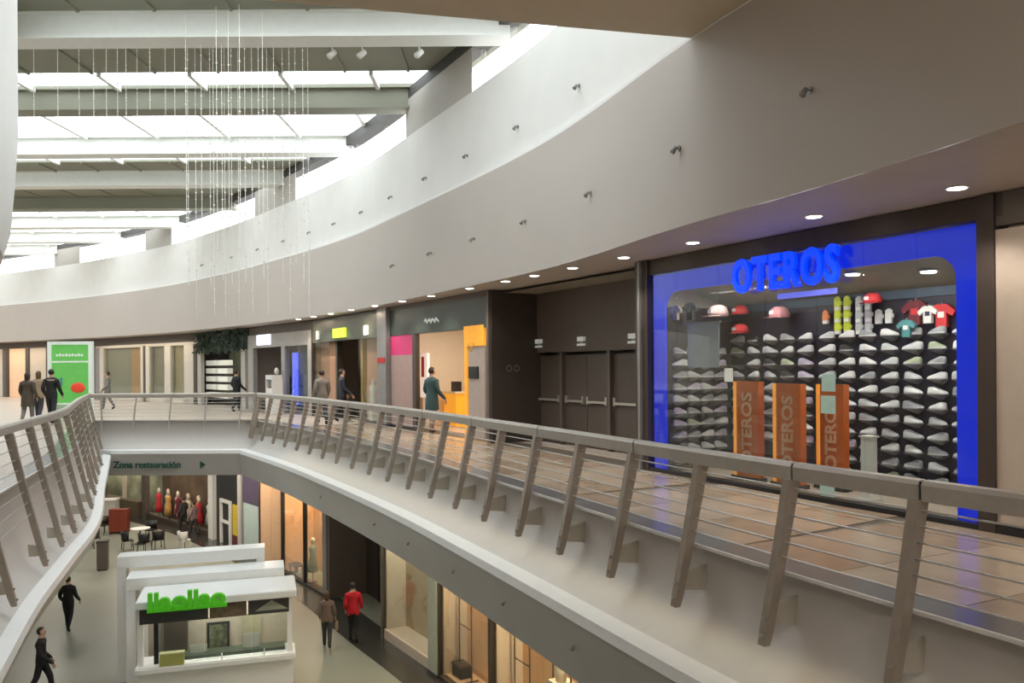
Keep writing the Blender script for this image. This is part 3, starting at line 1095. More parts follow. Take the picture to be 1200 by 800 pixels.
panel(wb, 'top_plate', -.02, .16, -.02, .16, F.z(1010, 515, .5), F.z(1010, 515, .5) + .02, M_WHITE)
shoe_b = thing
for px, py, vv in ((983, 306, .5), (1000, 320, 1.0), (1008, 299, .45), (1089, 327, 1.2), (1106, 311, .7)):
    u_ = F.u(px, vv)
    zc = SLZ(vv) - .001
    t = F.thing('downlight', '%s downlight from the left in the ceiling inside the blue framed shop' % {983: 'first', 1000: 'second', 1008: 'third', 1089: 'fourth', 1106: 'fifth'}[px], 'lamp', u_, vv, zc, 'downlights inside the blue framed shop')
    lathe('ring', [(.085, 0), (.115, 0), (.115, -.012), (.085, -.012)], M_WHITE, t, 12)
    lathe('lens', [(.09, -.002), (.09, -.03), (.05, -.035)], M_LAMP, t, 12)
lamp(F, L * .25, .8, 3.0, 1.6, .2, 27, (1, .93, .85))
lamp(F, L * .7, .8, 3.0, 1.8, .2, 34, (1, .93, .85))

# --- beige panels right of it
F0 = Frame(1168, 1420)
t = F0.thing('wall_cladding', 'beige cladding panels at the right edge beside the blue framed shop', 'cladding')
for k in range(3):
    panel(t, 'panel', k * F0.L / 3 + .008, (k + 1) * F0.L / 3 - .008, -.03, .05, .1, 3.2, M_BEIGE)
panel(t, 'header', 0, F0.L, -.02, .1, 3.24, ZC - .01, M_BROWN2)
panel(t, 'skirting', 0, F0.L, -.05, .05, 0, .09, M_BLACK)
lamp(F0, .8, -.9, 3.5, .2, .2, 5)

# --- dark recess with the emergency exits
FC = Frame(574, 749)
LC = FC.L
rec = FC.thing('exit_recess', 'dark brown recess with emergency exit doors left of the blue shop', 'doorway')
VR = 1.25
uA, uB, uC, uD = FC.u(613, VR), FC.u(657, VR), FC.u(713, VR), FC.u(748, VR)
panel(rec, 'side_panel', 0, .08, .02, VR, 0, ZC - .01, M_BROWN)
panel(rec, 'side_panel', LC - .08, LC - .0, .2, VR, 0, ZC - .01, M_BROWN)
panel(rec, 'frame_post', -.06, .06, -.06, .05, 0, ZC - .01, M_BROWN2)
panel(rec, 'lintel_panel', 0.08, LC - .02, VR, VR + .15, 2.12, ZC - .01, M_BROWN2)
DH = 2.05
doors = [(uA, uB - .06, 1), (uB + .04, uC - .06, 2), (uC + .04, min(uD + .75, LC - .1), 1)]
panel(rec, 'pier', .08, uA, VR, VR + .15, 0, 2.12, M_BROWN)
panel(rec, 'pier', uB - .06, uB + .04, VR, VR + .15, 0, 2.12, M_BROWN2)
panel(rec, 'pier', uC - .06, uC + .04, VR, VR + .15, 0, 2.12, M_BROWN2)
panel(rec, 'pier', min(uD + .75, LC - .1), LC - .02, VR, VR + .15, 0, 2.12, M_BROWN2)
dn = 1
M_DOOR = mat('dark_brown_door', (.085, .068, .056), .45)
for (a, b, nleaf) in doors:
    for q in range(nleaf):
        x0, x1 = a + (b - a) * q / nleaf + .01, a + (b - a) * (q + 1) / nleaf - .01
        d = panel(None, 'door_%d' % dn, x0, x1, 0, .05, 0.01, DH, M_DOOR)
        d.matrix_world = Matrix.Translation(FC.w(0, VR + .1, 0)) @ Matrix.Rotation(FC.rz, 4, 'Z')
        struct(d)
        panel(d, 'push_bar', x0 + .08, x1 - .08, -.07, -.04, .98, 1.03, M_CABLE)
        panel(d, 'bar_mount', x0 + .06, x0 + .12, -.07, 0, .95, 1.12, M_CABLE)
        panel(d, 'bar_mount', x1 - .12, x1 - .06, -.07, 0, .95, 1.12, M_CABLE)
        dn += 1
M_EXIT = mat('exit_sign_face', (.75, .78, .74), .5, emit=(.85, .9, .85), estr=.12)
for k, (a, b, n_) in enumerate(doors):
    c = (a + b) / 2
    t = FC.thing('exit_sign', '%s exit sign above the dark emergency doors' % ['left', 'middle', 'right'][k], 'sign', c, VR - .06, 2.24)
    panel(t, 'plate', -.16, .16, 0, .02, 0, .05, M_EXIT)
    panel(t, 'lamp_box', -.12, .12, -.02, .05, .1, .2, M_EXIT)
    panel(t, 'mount', -.05, .05, .02, .06, .0, .15, M_GREY)
t = FC.thing('wall_emblem', 'pair of small round pale symbols on the dark side wall', 'symbol', .1, VR * .45, 1.75, turn=math.pi / 2)
for k in range(2):
    bm = bmesh.new()
    for j in range(14):
        a0, a1 = 2 * math.pi * j / 14, 2 * math.pi * (j + 1) / 14
        q = [(math.cos(a) * r_ + k * .2 - .1, -z_, math.sin(a) * r_) for r_, z_ in ((.06, .01), (.075, .01)) for a in (a0, a1)]
        vv = [bm.verts.new(p) for p in q]
        bm.faces.new((vv[0], vv[1], vv[3], vv[2]))
    mk('ring', bm, mat('pale_symbol', (.3, .3, .28), .5), t)
t_ = FC.u(575)
partition(FC, -.05, 0, ZC - .07)
backwall(FC, 0, LC, VR + .3, 0, ZC - .07, M_BROWN2)


# ------------------------------------------------------------------ people
def person(label, x, y, z, heading, h=1.72, jacket=(.02, .02, .022), pants=(.03, .03, .035), hair=(.03, .02, .015), stride=0.5, long_coat=False, bag=None, shoes=(.02, .02, .02), hairlong=False, arms=0.15, light_stripe=None):
    k = h / 1.75
    st = stride
    V, E, R, Gp = [], [], [], []

    def v(p, r, parent=None):
        V.append(Vector(p) * k)
        R.append((r[0] * k, r[1] * k) if isinstance(r, tuple) else (r * k, r * k))
        if parent is not None:
            E.append((parent, len(V) - 1))
        return len(V) - 1
    pel = v((0, 0, .95), (.165, .13))
    wst = v((0, 0, 1.10), (.165, .13), pel)
    chs = v((0, .0, 1.30), (.185, .135), wst)
    upc = v((0, -.01, 1.42), (.14, .105), chs)
    nk = v((0, 0, 1.51), .062, upc)
    hd0 = v((0, .015, 1.59), (.078, .09), nk)
    hd1 = v((0, .02, 1.665), (.092, .108), hd0)
    hd2 = v((0, .01, 1.735), (.06, .075), hd1)
    segs = {'leg': [], 'foot': [], 'arm': [], 'hand': []}
    for sx, ph in ((-1, st), (1, -st)):
        hip = v((sx * .09, 0, .88), .112, pel)
        kn = v((sx * .09, .20 * ph + .04, .49), .082, hip)
        ank = v((sx * .09, .34 * ph - (.10 if ph < 0 else 0), .09 + (.05 if ph < -.2 else 0)), .056, kn)
        toe = v((sx * .10, .34 * ph + .13 - (.10 if ph < 0 else 0), .035), .045, ank)
        segs['foot'] += [toe]
        sh = v((sx * .175, -.01, 1.395), .085, upc)
        el = v((sx * .235, -.03 - .10 * ph, 1.14), .068, sh)
        wr = v((sx * .235, .07 + arms - .18 * ph * .6, .93), .046, el)
        pm = v((sx * .235, .09 + arms * 1.2 - .18 * ph * .6, .86), (.034, .022), wr)
        segs['hand'] += [pm]
        bx_, by_ = sx * .235, .09 + arms * 1.2 - .18 * ph * .6
        for f in range(4):
            f1 = v((bx_ - .0, by_ - .025 + f * .018, .815 - (.006 if f in (1, 2) else 0)), .0095, pm)
            v((bx_ - sx * .012, by_ - .022 + f * .018, .775 - (.012 if f in (1, 2) else 0)), .008, f1)
        th = v((bx_ - sx * .02, by_ + .045, .84), .0095, pm)
        v((bx_ - sx * .028, by_ + .062, .805), .008, th)
    me = bpy.data.meshes.new('body')
    me.from_pydata(V, E, [])
    o = bpy.data.objects.new('body', me)
    COL.objects.link(o)
    sk = o.modifiers.new('skin', 'SKIN')
    if not me.skin_vertices:
        bm = bmesh.new()
        bm.from_mesh(me)
        bm.verts.layers.skin.verify()
        bm.to_mesh(me)
        bm.free()
    for i, d in enumerate(me.skin_vertices[0].data):
        d.radius = R[i]
        d.use_root = (i == 0)
    o.modifiers.new('sub', 'SUBSURF').levels = 1
    dg = bpy.context.evaluated_depsgraph_get()
    dg.update()
    m2 = bpy.data.meshes.new_from_object(o.evaluated_get(dg))
    bpy.data.objects.remove(o)
    mn = 'person_%d_' % len(PEOPLE)
    m2.materials.clear()
    for m in (mat(mn + 'jacket', jacket, .8), mat(mn + 'trousers', pants, .8), M_SKIN, mat(mn + 'shoes', shoes, .5)):
        m2.materials.append(m)
    hem = .84 if not long_coat else .62
    for p in m2.polygons:
        p.use_smooth = True
        c = p.center / k
        i = 0
        if c.z < .075 + (.05 if abs(c.y) > .2 else 0):
            i = 3
        elif abs(c.x) > .18 and c.z < .905 and c.z > .7:
            i = 2
        elif c.z < hem and abs(c.x) < .2:
            i = 1
        elif c.z > 1.50:
            i = 2
        p.material_index = i
    lowest = min(vv.co.z for vv in m2.vertices)
    root = thing('person', label, 'person', (x, y, z), heading)
    bo = link(bpy.data.objects.new('body', m2), root)
    bo.location = (0, 0, -lowest)
    # hair cap, wraps the back and top of the head
    bm = bmesh.new()
    bmesh.ops.create_uvsphere(bm, u_segments=12, v_segments=8, radius=1)
    for vt in bm.verts:
        vt.co = Vector((vt.co.x * .092, vt.co.y * .105 - .004, vt.co.z * .105 + 1.675)) * k
    cut = [vt for vt in bm.verts if (vt.co.y / k > .045 and vt.co.z / k < 1.72) or vt.co.z / k < (1.44 if hairlong else 1.60)]
    bmesh.ops.delete(bm, geom=cut, context='VERTS')
    if hairlong:
        for vt in bm.verts:
            if vt.co.z / k < 1.64:
                vt.co.z -= .12 * k
    hb = mk('hair', bm, mat(mn + 'hair', hair, .6), root, True)
    hb.location = (0, 0, -lowest)
    bm = bmesh.new()
    for sx in (-1, 1):
        bm_lathe(bm, [(.003, -.008), (.009, 0), (.003, .008)], 6, (sx * .03 * k, .102 * k, 1.655 * k - lowest))
    mk('eye', bm, M_BLACK, root)
    if long_coat:
        bm = bmesh.new()
        n = 14
        rings = []
        for zz, rx, ry in ((1.12, .16, .13), (.95, .19, .155), (.75, .2, .17), (hem, .205, .18)):
            rings.append([bm.verts.new((rx * k * math.cos(2 * math.pi * j / n), ry * k * math.sin(2 * math.pi * j / n), zz * k - lowest)) for j in range(n)])
        for a, b in zip(rings, rings[1:]):
            for j in range(n):
                bm.faces.new((a[j], a[(j + 1) % n], b[(j + 1) % n], b[j]))
        mk('coat_skirt', bm, mat(mn + 'jacket', jacket), root, True)
    if light_stripe:
        bm = bmesh.new()
        n = 14
        R1 = [bm.verts.new((.20 * k * math.cos(2 * math.pi * j / n), .115 * k * math.sin(2 * math.pi * j / n), 1.40 * k - lowest)) for j in range(n)]
        R2 = [bm.verts.new((.19 * k * math.cos(2 * math.pi * j / n), .112 * k * math.sin(2 * math.pi * j / n), 1.44 * k - lowest)) for j in range(n)]
        for j in range(n):
            bm.faces.new((R1[j], R1[(j + 1) % n], R2[(j + 1) % n], R2[j]))
        mk('collar_band', bm, mat(mn + 'band', light_stripe), root)
    PEOPLE.append(root)
    if bag:
        bt = thing('handbag', bag[0], 'bag', (x, y, z), heading)
        bm = bmesh.new()
        bm_box(bm, (.25 * k, -.06, .52 * k), (.33 * k, .22, .76 * k))
        bmesh.ops.bevel(bm, geom=bm.edges[:], offset=.02, segments=2, affect='EDGES')
        mk('pouch', bm, mat(mn + 'bag', bag[1], .6), bt)
        tube('strap', [(.29 * k, -.02, .74 * k), (.265 * k, .05, .88 * k), (.265 * k, .10, .88 * k), (.29 * k, .18, .74 * k)], .01, MATS[mn + 'bag'], bt, 5)
    return root


PEOPLE = []


def floor_pt(px, py, zf):
    """a point of a level floor, by its real depth"""
    Y = (EYE - zf) * FPX / (py - 429)
    return (px - 600) / FPX * Y, Y


def at_depth(px, Y):
    return (px - 600) / FPX * Y, Y


x, y = at_depth(60, 27.0)
person('person in a bulky black jacket with pale collar band, walking beside the left railing', x, y, 0, math.radians(10), 1.80, light_stripe=(.5, .35, .3))
x, y = at_depth(32, 26.6)
person('person in an olive brown coat and grey trousers, leftmost of the walking group', x, y, 0, math.radians(12), 1.70, (.09, .07, .05), (.22, .21, .2), (.04, .025, .015), -.5, True, hairlong=True)
x, y = at_depth(45, 28.4)
person('person in a beige coat half hidden between the two walkers on the left', x, y, 0, math.radians(10), 1.74, (.36, .27, .18), (.05, .05, .06), (.12, .07, .03), .4, hairlong=True)
x, y = at_depth(126, 36)
person('distant person in grey behind the footbridge railing, right of the green sign', x, y, 0, math.radians(100), 1.68, (.25, .24, .22), (.20, .19, .18), (.03, .02, .02))
x, y = at_depth(277, 33.4)
person('person in black standing by the white display shelves beyond the footbridge', x, y, 0, math.radians(-40), 1.72, (.012, .012, .014))
x, y = at_depth(377, 25.4)
person('person in a grey and tan jacket walking along the right walkway', x, y, 0, math.radians(25), 1.72, (.26, .23, .20), (.05, .05, .06), (.06, .03, .02), .5)
x, y = at_depth(401, 27.0)
person('person in dark navy at the dark doorway on the right walkway', x, y, 0, math.radians(-70), 1.74, (.03, .035, .05), (.015, .015, .02))
x, y = floor_pt(78, 735, ZL)
person('person in black walking on the lower floor left of the white kiosk', x, y, ZL, math.radians(5), 1.72, (.012, .012, .013), (.014, .014, .016), stride=.45)
x, y = floor_pt(46, 812, ZL)
person('person in black at the bottom left below the curved left edge', x, y, ZL, math.radians(-75), 1.75, (.014, .014, .016), (.02, .02, .025), stride=.7)
x, y = floor_pt(412, 750, ZL)
person('person in a bright red jacket walking on the lower floor', x, y, ZL, math.radians(8), 1.78, (.62, .015, .03), (.018, .018, .02), (.02, .015, .012), .4)
x, y = floor_pt(381, 757, ZL)
person('person in a brown patterned jacket, with a tan handbag, left of the red jacket', x, y, ZL, math.radians(8), 1.66, (.18, .13, .11), (.05, .05, .05), (.10, .05, .03), .35,
       bag=('tan handbag carried by the person in the brown jacket', (.42, .30, .2)), hairlong=True)
x, y = floor_pt(214, 619, ZL)
person('distant person in dark grey on the lower floor under the footbridge', x, y, ZL, math.radians(60), 1.72, (.05, .055, .05), (.03, .03, .03))
x, y = floor_pt(226, 624, ZL)
person('distant person in dull pink beside the one in dark grey, under the footbridge', x, y, ZL, math.radians(60), 1.66, (.35, .24, .24), (.05, .045, .05))

# ------------------------------------------------------------------ shop with green header and orange pillar
FD = Frame(458, 571)
LD = FD.L
t = FD.thing('shop_front', 'open shop with dark green header, pink panel and orange pillar', 'shopfront')
M_GREENH = mat('dark_green_header', (.035, .052, .042), .4)
zh = FD.z(515, 388)
panel(t, 'header', 0, LD, -.02, .12, zh, ZC - .12, M_GREENH)
panel(t, 'beam', 0, LD, -.04, .12, ZC - .12, ZC - .01, M_BROWN2)
pm = mat('magenta_print', (.52, .03, .14), .5, emit=(.8, .04, .2), estr=.15)
panel(t, 'pink_panel', .02, FD.u(484), .0, .06, FD.z(470, 415), zh, pm)
panel(t, 'window_panel', .02, FD.u(484), .0, .05, .1, FD.z(470, 415), mat('pinkish_poster', (.42, .30, .27), .5))
panel(t, 'plinth', .02, FD.u(484), -.02, .08, 0, .1, M_BLACK)
panel(t, 'frame_post', FD.u(484), FD.u(488), -.02, .1, 0, zh, M_BROWN)
po = mat('orange_lit_panel', (.8, .36, .03), .5, emit=(1, .42, .03), estr=.35)
ua, ub = FD.u(545), FD.u(568)
panel(t, 'orange_cap', ua, ub, -.03, .15, FD.z(556, 405), FD.z(556, 381), po)
panel(t, 'orange_jamb', ua, FD.u(548), -.02, .12, 0, FD.z(556, 405), po)
panel(t, 'poster', FD.u(549), ub, .0, .05, .1, FD.z(556, 405), mat('grey_pink_poster', (.45, .38, .34), .5))
panel(t, 'screen', FD.u(550), FD.u(561), -.03, 0, FD.z(555, 443), FD.z(555, 429), M_BLACK)
for dx in (0, .12, .26):
    tube('drop_mark', [(ua + .25 + dx, -.035, FD.z(556, 401)), (ua + .25 + dx, -.035, FD.z(556, 401) - .12 - .1 * (dx == .12))], .02, mat('amber_mark', (.75, .45, .1), .5), t, 5)
# small white flowing mark on the header
pts = [(LD * .42 + .08 * k, -.03, zh + .32 + .06 * math.sin(k * 2.2)) for k in range(12)]
tube('sign_mark', pts, .028, mat('white_sign', (.7, .75, .7), .4, emit=(.8, .9, .8), estr=.2), t, 6)
partition(FD, 0, 0, ZC - .07, M_CREAM)
partition(FD, LD - .02, 0, ZC - .07, M_CREAM)
backwall(FD, 0, LD, 4.2, 0, ZC - .07, mat('ochre_wall', (.42, .27, .13), .6))
lamp(FD, LD * .5, 1.6, 3.3, 2.2, .8, 100, (1, .8, .58))
for px, py in ((507, 391), (530, 390), (542, 392)):
    tt = FD.thing('ceiling_spot', '%s ceiling spot inside the green header shop' % {507: 'left', 530: 'middle', 542: 'right'}[px], 'lamp', FD.u(px, 1.0), 1.0, ZC - .062, 'ceiling spots inside the green header shop')
    lathe('ring', [(.1, 0), (.12, 0), (.12, -.5), (.1, -.5)], M_WHITE, tt, 10)
    lathe('lens', [(.09, -.49), (.09, -.505)], M_LAMP, tt, 10)
tt = FD.thing('display_cabinet', 'cream cabinet at the back of the green header shop', 'cabinet', FD.u(510, 3.4), 3.4, 0)
panel(tt, 'carcass', 0, 2.2, 0, .6, 0, 1.9, M_CREAM)
panel(tt, 'niche', .2, 1.0, -.02, .0, 1.1, 1.7, M_BROWN)
panel(tt, 'niche', 1.2, 2.0, -.02, .0, 1.1, 1.7, M_BROWN)
tt = FD.thing('sales_counter', 'orange sales counter inside the green header shop', 'counter', FD.u(520, 1.6), 1.6, 0)
panel(tt, 'front', 0, .8, 0, .5, 0, 1.0, po)
panel(tt, 'worktop', -.05, .85, -.05, .55, 1.0, 1.05, M_CREAM)
panel(tt, 'till', .3, .6, .1, .3, 1.05, 1.35, M_BLACK)
tt = FD.thing('light_box', 'white light box with red mark at the left of the green header shop', 'sign', FD.u(493, .7), .7, 0)
panel(tt, 'face', 0, .45, 0, .08, .9, 2.2, mat('white_light_box', (.8, .78, .72), .5, emit=(1, .95, .85), estr=.35))
panel(tt, 'red_mark', .06, .24, -.01, 0, 1.5, 2.1, M_RED)
panel(tt, 'foot', .1, .35, -.1, .2, 0, .9, M_CREAM)
x, y = FD.w(FD.u(506, .2), .2).x, FD.w(FD.u(506, .2), .2).y
person('person in a dark teal coat at the entrance of the green header shop', x, y, 0, FD.rz + .3, 1.78, (.04, .085, .09), (.30, .24, .2), (.03, .02, .02), .2, True)
p = FD.w(FD.u(531, 2.6), 2.6)
person('person in black behind the orange counter', p.x, p.y, 0, FD.rz + math.pi, 1.74, (.02, .02, .02), (.02, .02, .02), stride=.05)

# grey column
FE = Frame(447, 458)
t = FE.thing('column', 'grey column with a small red sign between two walkway shops', 'column')
panel(t, 'shaft', 0, FE.L, -.15, .25, 0.1, ZC - .01, M_GREY, .02)
panel(t, 'base', -.03, FE.L + .03, -.18, .28, 0, .1, M_CHAR)
panel(t, 'red_sign', .08, FE.L - .1, -.17, -.15, FE.z(452, 424), FE.z(452, 418), M_RED)

# shop with small lime sign
FF = Frame(366, 447)
LF = FF.L
t = FF.thing('shop_front', 'shop with small lime green lit sign and dark central doorway', 'shopfront')
zh = FF.z(405, 397)
panel(t, 'header', 0, LF, -.02, .12, zh, ZC - .05, mat('grey_green_header', (.075, .09, .07), .4))
panel(t, 'lime_sign', FF.u(393), FF.u(407), -.1, -.02, FF.z(400, 394), FF.z(400, 383), mat('lime_sign_face', (.55, .7, .05), .5, emit=(.7, .9, .06), estr=.7))
panel(t, 'lit_plate', FF.u(373), FF.u(376), -.08, -.02, FF.z(375, 396), FF.z(375, 386), M_EXIT)
panel(t, 'lit_plate', FF.u(429), FF.u(433), -.08, -.02, FF.z(431, 391), FF.z(431, 380), mat('lit_plate_face', (.8, .8, .7), .5, emit=(1, 1, .8), estr=.8))
m_pk = mat('peach_lit_panel', (.62, .34, .23), .5)
panel(t, 'left_panel', .1, FF.u(386), .3, .36, .1, zh, m_pk)
panel(t, 'right_panel', FF.u(420), LF - .1, .3, .36, .1, zh, m_pk)
panel(t, 'door_jamb', FF.u(387), FF.u(389), .2, .4, 0, zh, M_BROWN)
panel(t, 'door_jamb', FF.u(416), FF.u(418), .2, .4, 0, zh, mat('ochre_jamb', (.5, .33, .08), .5))
panel(t, 'dark_doorway', FF.u(389), FF.u(416), 1.2, 1.3, 0, zh, M_BLACK)
panel(t, 'glass_pane', .1, FF.u(386), .0, .012, .1, zh, M_GLASS)
panel(t, 'glass_pane', FF.u(420), LF - .1, .0, .012, .1, zh, M_GLASS)
panel(t, 'frame_post', -.02, .1, -.04, .12, 0, ZC - .05, M_BROWN)
panel(t, 'plinth', .1, FF.u(386), -.02, .3, 0, .1, M_BROWN)
panel(t, 'plinth', FF.u(420), LF - .1, -.02, .3, 0, .1, M_BROWN)
tt = FF.thing('white_figurine', 'white figure display in the right window of the lime sign shop', 'display', FF.u(437, .15), .16, .1)
panel(tt, 'stand', -.15, .15, -.1, .1, 0, .5, M_CREAM)
lathe('figure', [(.05, .5), (.12, .65), (.08, .85), (.13, 1.05), (.06, 1.15), (.07, 1.25), (.02, 1.33)], M_WHITE, tt, 10, smooth=True)
partition(FF, 0, 0, ZC - .07)
backwall(FF, 0, LF, 2.0, 0, ZC - .07, M_CHAR)
lamp(FF, .7, -.5, 3.5, .8, .1, 14, (1, .75, .55))
lamp(FF, LF - .9, -.5, 3.5, .8, .1, 14, (1, .75, .55))

# grey framed shop
FG = Frame(292, 366)
LG = FG.L
t = FG.thing('shop_front', 'grey framed shop with white lit sign and blue light strip', 'shopfront')
zt = FG.z(330, 388)
zh = FG.z(330, 404)
m_gf = mat('pale_grey_frame', (.40, .38, .36), .45)
panel(t, 'header', 0, LG, -.05, .15, zh, zt, m_gf)
panel(t, 'upper_fill', 0, LG, .0, .15, zt, ZC - .02, M_BROWN)
panel(t, 'frame_post', 0, FG.u(298), -.05, .15, 0, zh, m_gf)
panel(t, 'frame_post', FG.u(331), FG.u(335), -.05, .15, 0, zh, m_gf)
panel(t, 'frame_post', FG.u(362), LG, -.05, .15, 0, zh, m_gf)
panel(t, 'lit_sign', FG.u(304), FG.u(319), -.12, -.05, FG.z(312, 402), FG.z(312, 390), mat('lavender_sign_face', (.75, .75, .8), .5, emit=(.85, .85, 1), estr=.9))
panel(t, 'window_back', FG.u(335), FG.u(362), .5, .55, 0.1, zh, mat('dull_teal_back', (.17, .20, .19), .5))
panel(t, 'glass_pane', FG.u(335), FG.u(362), .03, .045, .05, zh, M_GLASS)
panel(t, 'blue_light_strip', FG.u(343, .4), FG.u(349, .4), .38, .42, .3, zh - .25, mat('blue_strip_light', (.1, .15, .8), .5, emit=(.12, .16, 1), estr=1.0))
backwall(FG, 0, LG, 1.8, 0, ZC - .07, M_BLACK)
partition(FG, 0, 0, ZC - .07)
partition(FG, LG, 0, ZC - .07)
tt = FG.thing('promo_stand', 'small white promotional stand with brown tray outside the grey framed shop', 'stand', FG.u(312, -.8), -.8, 0)
panel(tt, 'cabinet', 0, .6, 0, .4, 0, 1.0, M_WHITE)
panel(tt, 'side_panel', -.04, .0, -.02, .42, 0, 1.35, M_WHITE)
panel(tt, 'side_panel', .6, .64, -.02, .42, 0, 1.35, M_WHITE)
panel(tt, 'top_sign', -.04, .64, -.02, .4, 1.35, 1.52, M_WHITE)
panel(tt, 'tray', .06, .54, .06, .34, 1.0, 1.1, mat('brown_tray', (.25, .12, .08), .6))
tt = FG.thing('mannequin', 'white headed mannequin by the dark doorway of the grey framed shop', 'mannequin', FG.u(327, -.1), -.2, 0)
lathe('base', [(.18, 0), (.18, .03)], M_STEEL, tt, 14)
lathe('figure', [(.06, .03), (.08, .5), (.14, .9), (.11, 1.1), (.17, 1.35), (.06, 1.48), (.05, 1.52)], M_CHAR, tt, 12, smooth=True)
lathe('head', [(.04, 1.5), (.09, 1.6), (.1, 1.7), (.05, 1.8), (.01, 1.81)], M_WHITE, tt, 12, smooth=True)

# leafy display shop
FH = Frame(232, 291)
LH = FH.L
t = FH.thing('shop_front', 'shop with dark green leafy canopy over white lit display shelves', 'shopfront')
zt = FH.z(260, 408)
panel(t, 'canopy_board', 0, LH, 0, .3, zt, ZC - .02, mat('dark_leaf_board', (.03, .05, .04), .8, var=.5, scale=14))
panel(t, 'frame_post', .0, FH.u(236), -.03, .15, 0, zt, mat('pale_post', (.5, .47, .42), .5))
panel(t, 'frame_post', FH.u(283), FH.u(288), -.03, .15, 0, zt, MATS['pale_post'])
bm = bmesh.new()
rg = random.Random(5)
for k in range(420):
    c = Vector((rg.uniform(0, LH), rg.uniform(-.35, 0.0), rg.uniform(zt - .15, ZC - .05)))
    a = Vector((rg.uniform(-1, 1), rg.uniform(-1, 1), rg.uniform(-1, 1))).normalized() * .13
    b = Vector((rg.uniform(-1, 1), rg.uniform(-1, 1), rg.uniform(-1, 1))).normalized() * .06
    vs = [bm.verts.new(p) for p in (c - a, c + b, c + a, c - b)]
    bm.faces.new(vs)
lf = mk('leaves', bm, mat('dark_leaf', (.05, .08, .05), .6, var=.4), t)
lf['kind'] = 'stuff'
backwall(FH, 0, LH, 1.6, 0, ZC - .07, mat('pale_green_back', (.34, .36, .24), .6))
tt = FH.thing('display_shelves', 'white lit shelves stacked with goods under the leafy canopy', 'shelf', FH.u(240, .5), .5, 0)
wS = FH.u(268, .5) - FH.u(240, .5)
m_ls = mat('lit_white_shelf', (.8, .8, .7), .5, emit=(1, 1, .85), estr=.25)
panel(tt, 'back_panel', 0, wS, .35, .4, 0, 2.0, M_BROWN2)
for k in range(5):
    panel(tt, 'shelf', 0, wS, 0, .35, .3 + k * .4, .34 + k * .4, M_BROWN)
    for j in range(2):
        panel(tt, 'stacked_goods', .1 + j * wS * .5, wS * (.42 + j * .5), .03, .3, .34 + k * .4, .60 + k * .4, m_ls)
lamp(FH, LH * .5, .3, 3.0, 2.5, .4, 30, (1, .95, .8))

# white framed shop behind the footbridge
FI = Frame(112, 231)
LI = FI.L
t = FI.thing('shop_front', 'long pale shop front with white frames and orange panels behind the footbridge', 'shopfront')
zt = FI.z(170, 400)
m_wf = mat('white_shop_frame', (.66, .61, .53), .5)
panel(t, 'header', 0, LI, 0, .2, zt - .15, zt, m_wf)
panel(t, 'upper_fill', 0, LI, .02, .2, zt, ZC - .02, M_BROWN)
for a, b, m in ((112, 117, M_GREY), (117, 121, m_wf), (165, 168, m_wf), (168, 171, M_BROWN), (171, 175, m_wf), (193, 200, m_wf), (216, 227, m_wf), (227, 231, M_BROWN)):
    panel(t, 'frame_post', FI.u(a), FI.u(b), -.02, .2, 0, zt - .1, m)
m_bk = mat('khaki_window_blind', (.36, .32, .24), .6)
for a, b, m in ((121, 149, m_bk), (149, 165, mat('orange_window_panel', (.62, .32, .12), .5)), (175, 193, mat('taupe_window_panel', (.30, .25, .18), .6)), (200, 216, mat('tan_window_panel', (.50, .38, .22), .6))):
    panel(t, 'window_panel', FI.u(a), FI.u(b), .25, .32, .3, zt - .15, m)
    panel(t, 'glass_pane', FI.u(a), FI.u(b), .08, .1, .2, zt - .15, M_GLASS)
panel(t, 'plinth', 0, LI, -.02, .35, 0, .25, m_wf)
lamp(FI, LI * .3, -.6, 3.3, 5, .3, 26, (1, .85, .65))
lamp(FI, LI * .75, -.6, 3.3, 5, .3, 26, (1, .85, .65))
# farthest shops on the left
FJ = Frame(-60, 112)
LJ = FJ.L
t = FJ.thing('shop_front', 'farthest beige shop fronts at the left behind the walking group', 'shopfront')
zt = FJ.z(30, 404)
panel(t, 'upper_fill', 0, LJ, .02, .2, zt, ZC - .02, M_BROWN)
for a, b, m in ((-60, 2, m_wf), (2, 7, M_BROWN2), (7, 10, M_BROWN), (10, 30, mat('peach_window', (.75, .48, .32), .5, emit=(1, .6, .35), estr=.15)), (30, 34, M_BROWN), (34, 54, M_BEIGE), (54, 58, M_BROWN), (58, 112, M_BROWN2)):
    panel(t, 'wall_panel', FJ.u(a), FJ.u(b), -.02 if m is M_BROWN else .05, .2, 0, zt, m)
lamp(FJ, FJ.u(30), -.8, 3.3, 6, .3, 60, (1, .85, .65))

# green totem sign
GX, GY = at_depth(83, 30.0)
t = thing('totem_sign', 'tall green advertising panel in a white frame by the footbridge', 'sign', (GX, GY, 0), math.radians(4))
M_GRN = mat('green_poster', (.13, .45, .10), .5, emit=(.12, .5, .09), estr=.25)
m_wt = mat('white_sign_frame', (.72, .78, .72), .5, emit=(.8, .9, .82), estr=.12)
wt, ht = .80, 2.83
panel(t, 'frame_side', -wt, -wt + .14, -.08, .08, 0, ht, m_wt)
panel(t, 'frame_side', wt - .14, wt, -.08, .08, 0, ht, m_wt)
panel(t, 'frame_top', -wt + .14, wt - .14, -.08, .08, ht - .12, ht, m_wt)
panel(t, 'poster', -wt + .14, wt - .14, -.05, .05, .5, ht - .12, M_GRN)
panel(t, 'foot', -wt + .14, wt - .14, -.08, .08, 0, .5, mat('pale_green_base', (.35, .5, .35), .5))
panel(t, 'white_line', -wt + .16, wt - .16, -.06, -.05, 2.05, 2.11, m_wt)
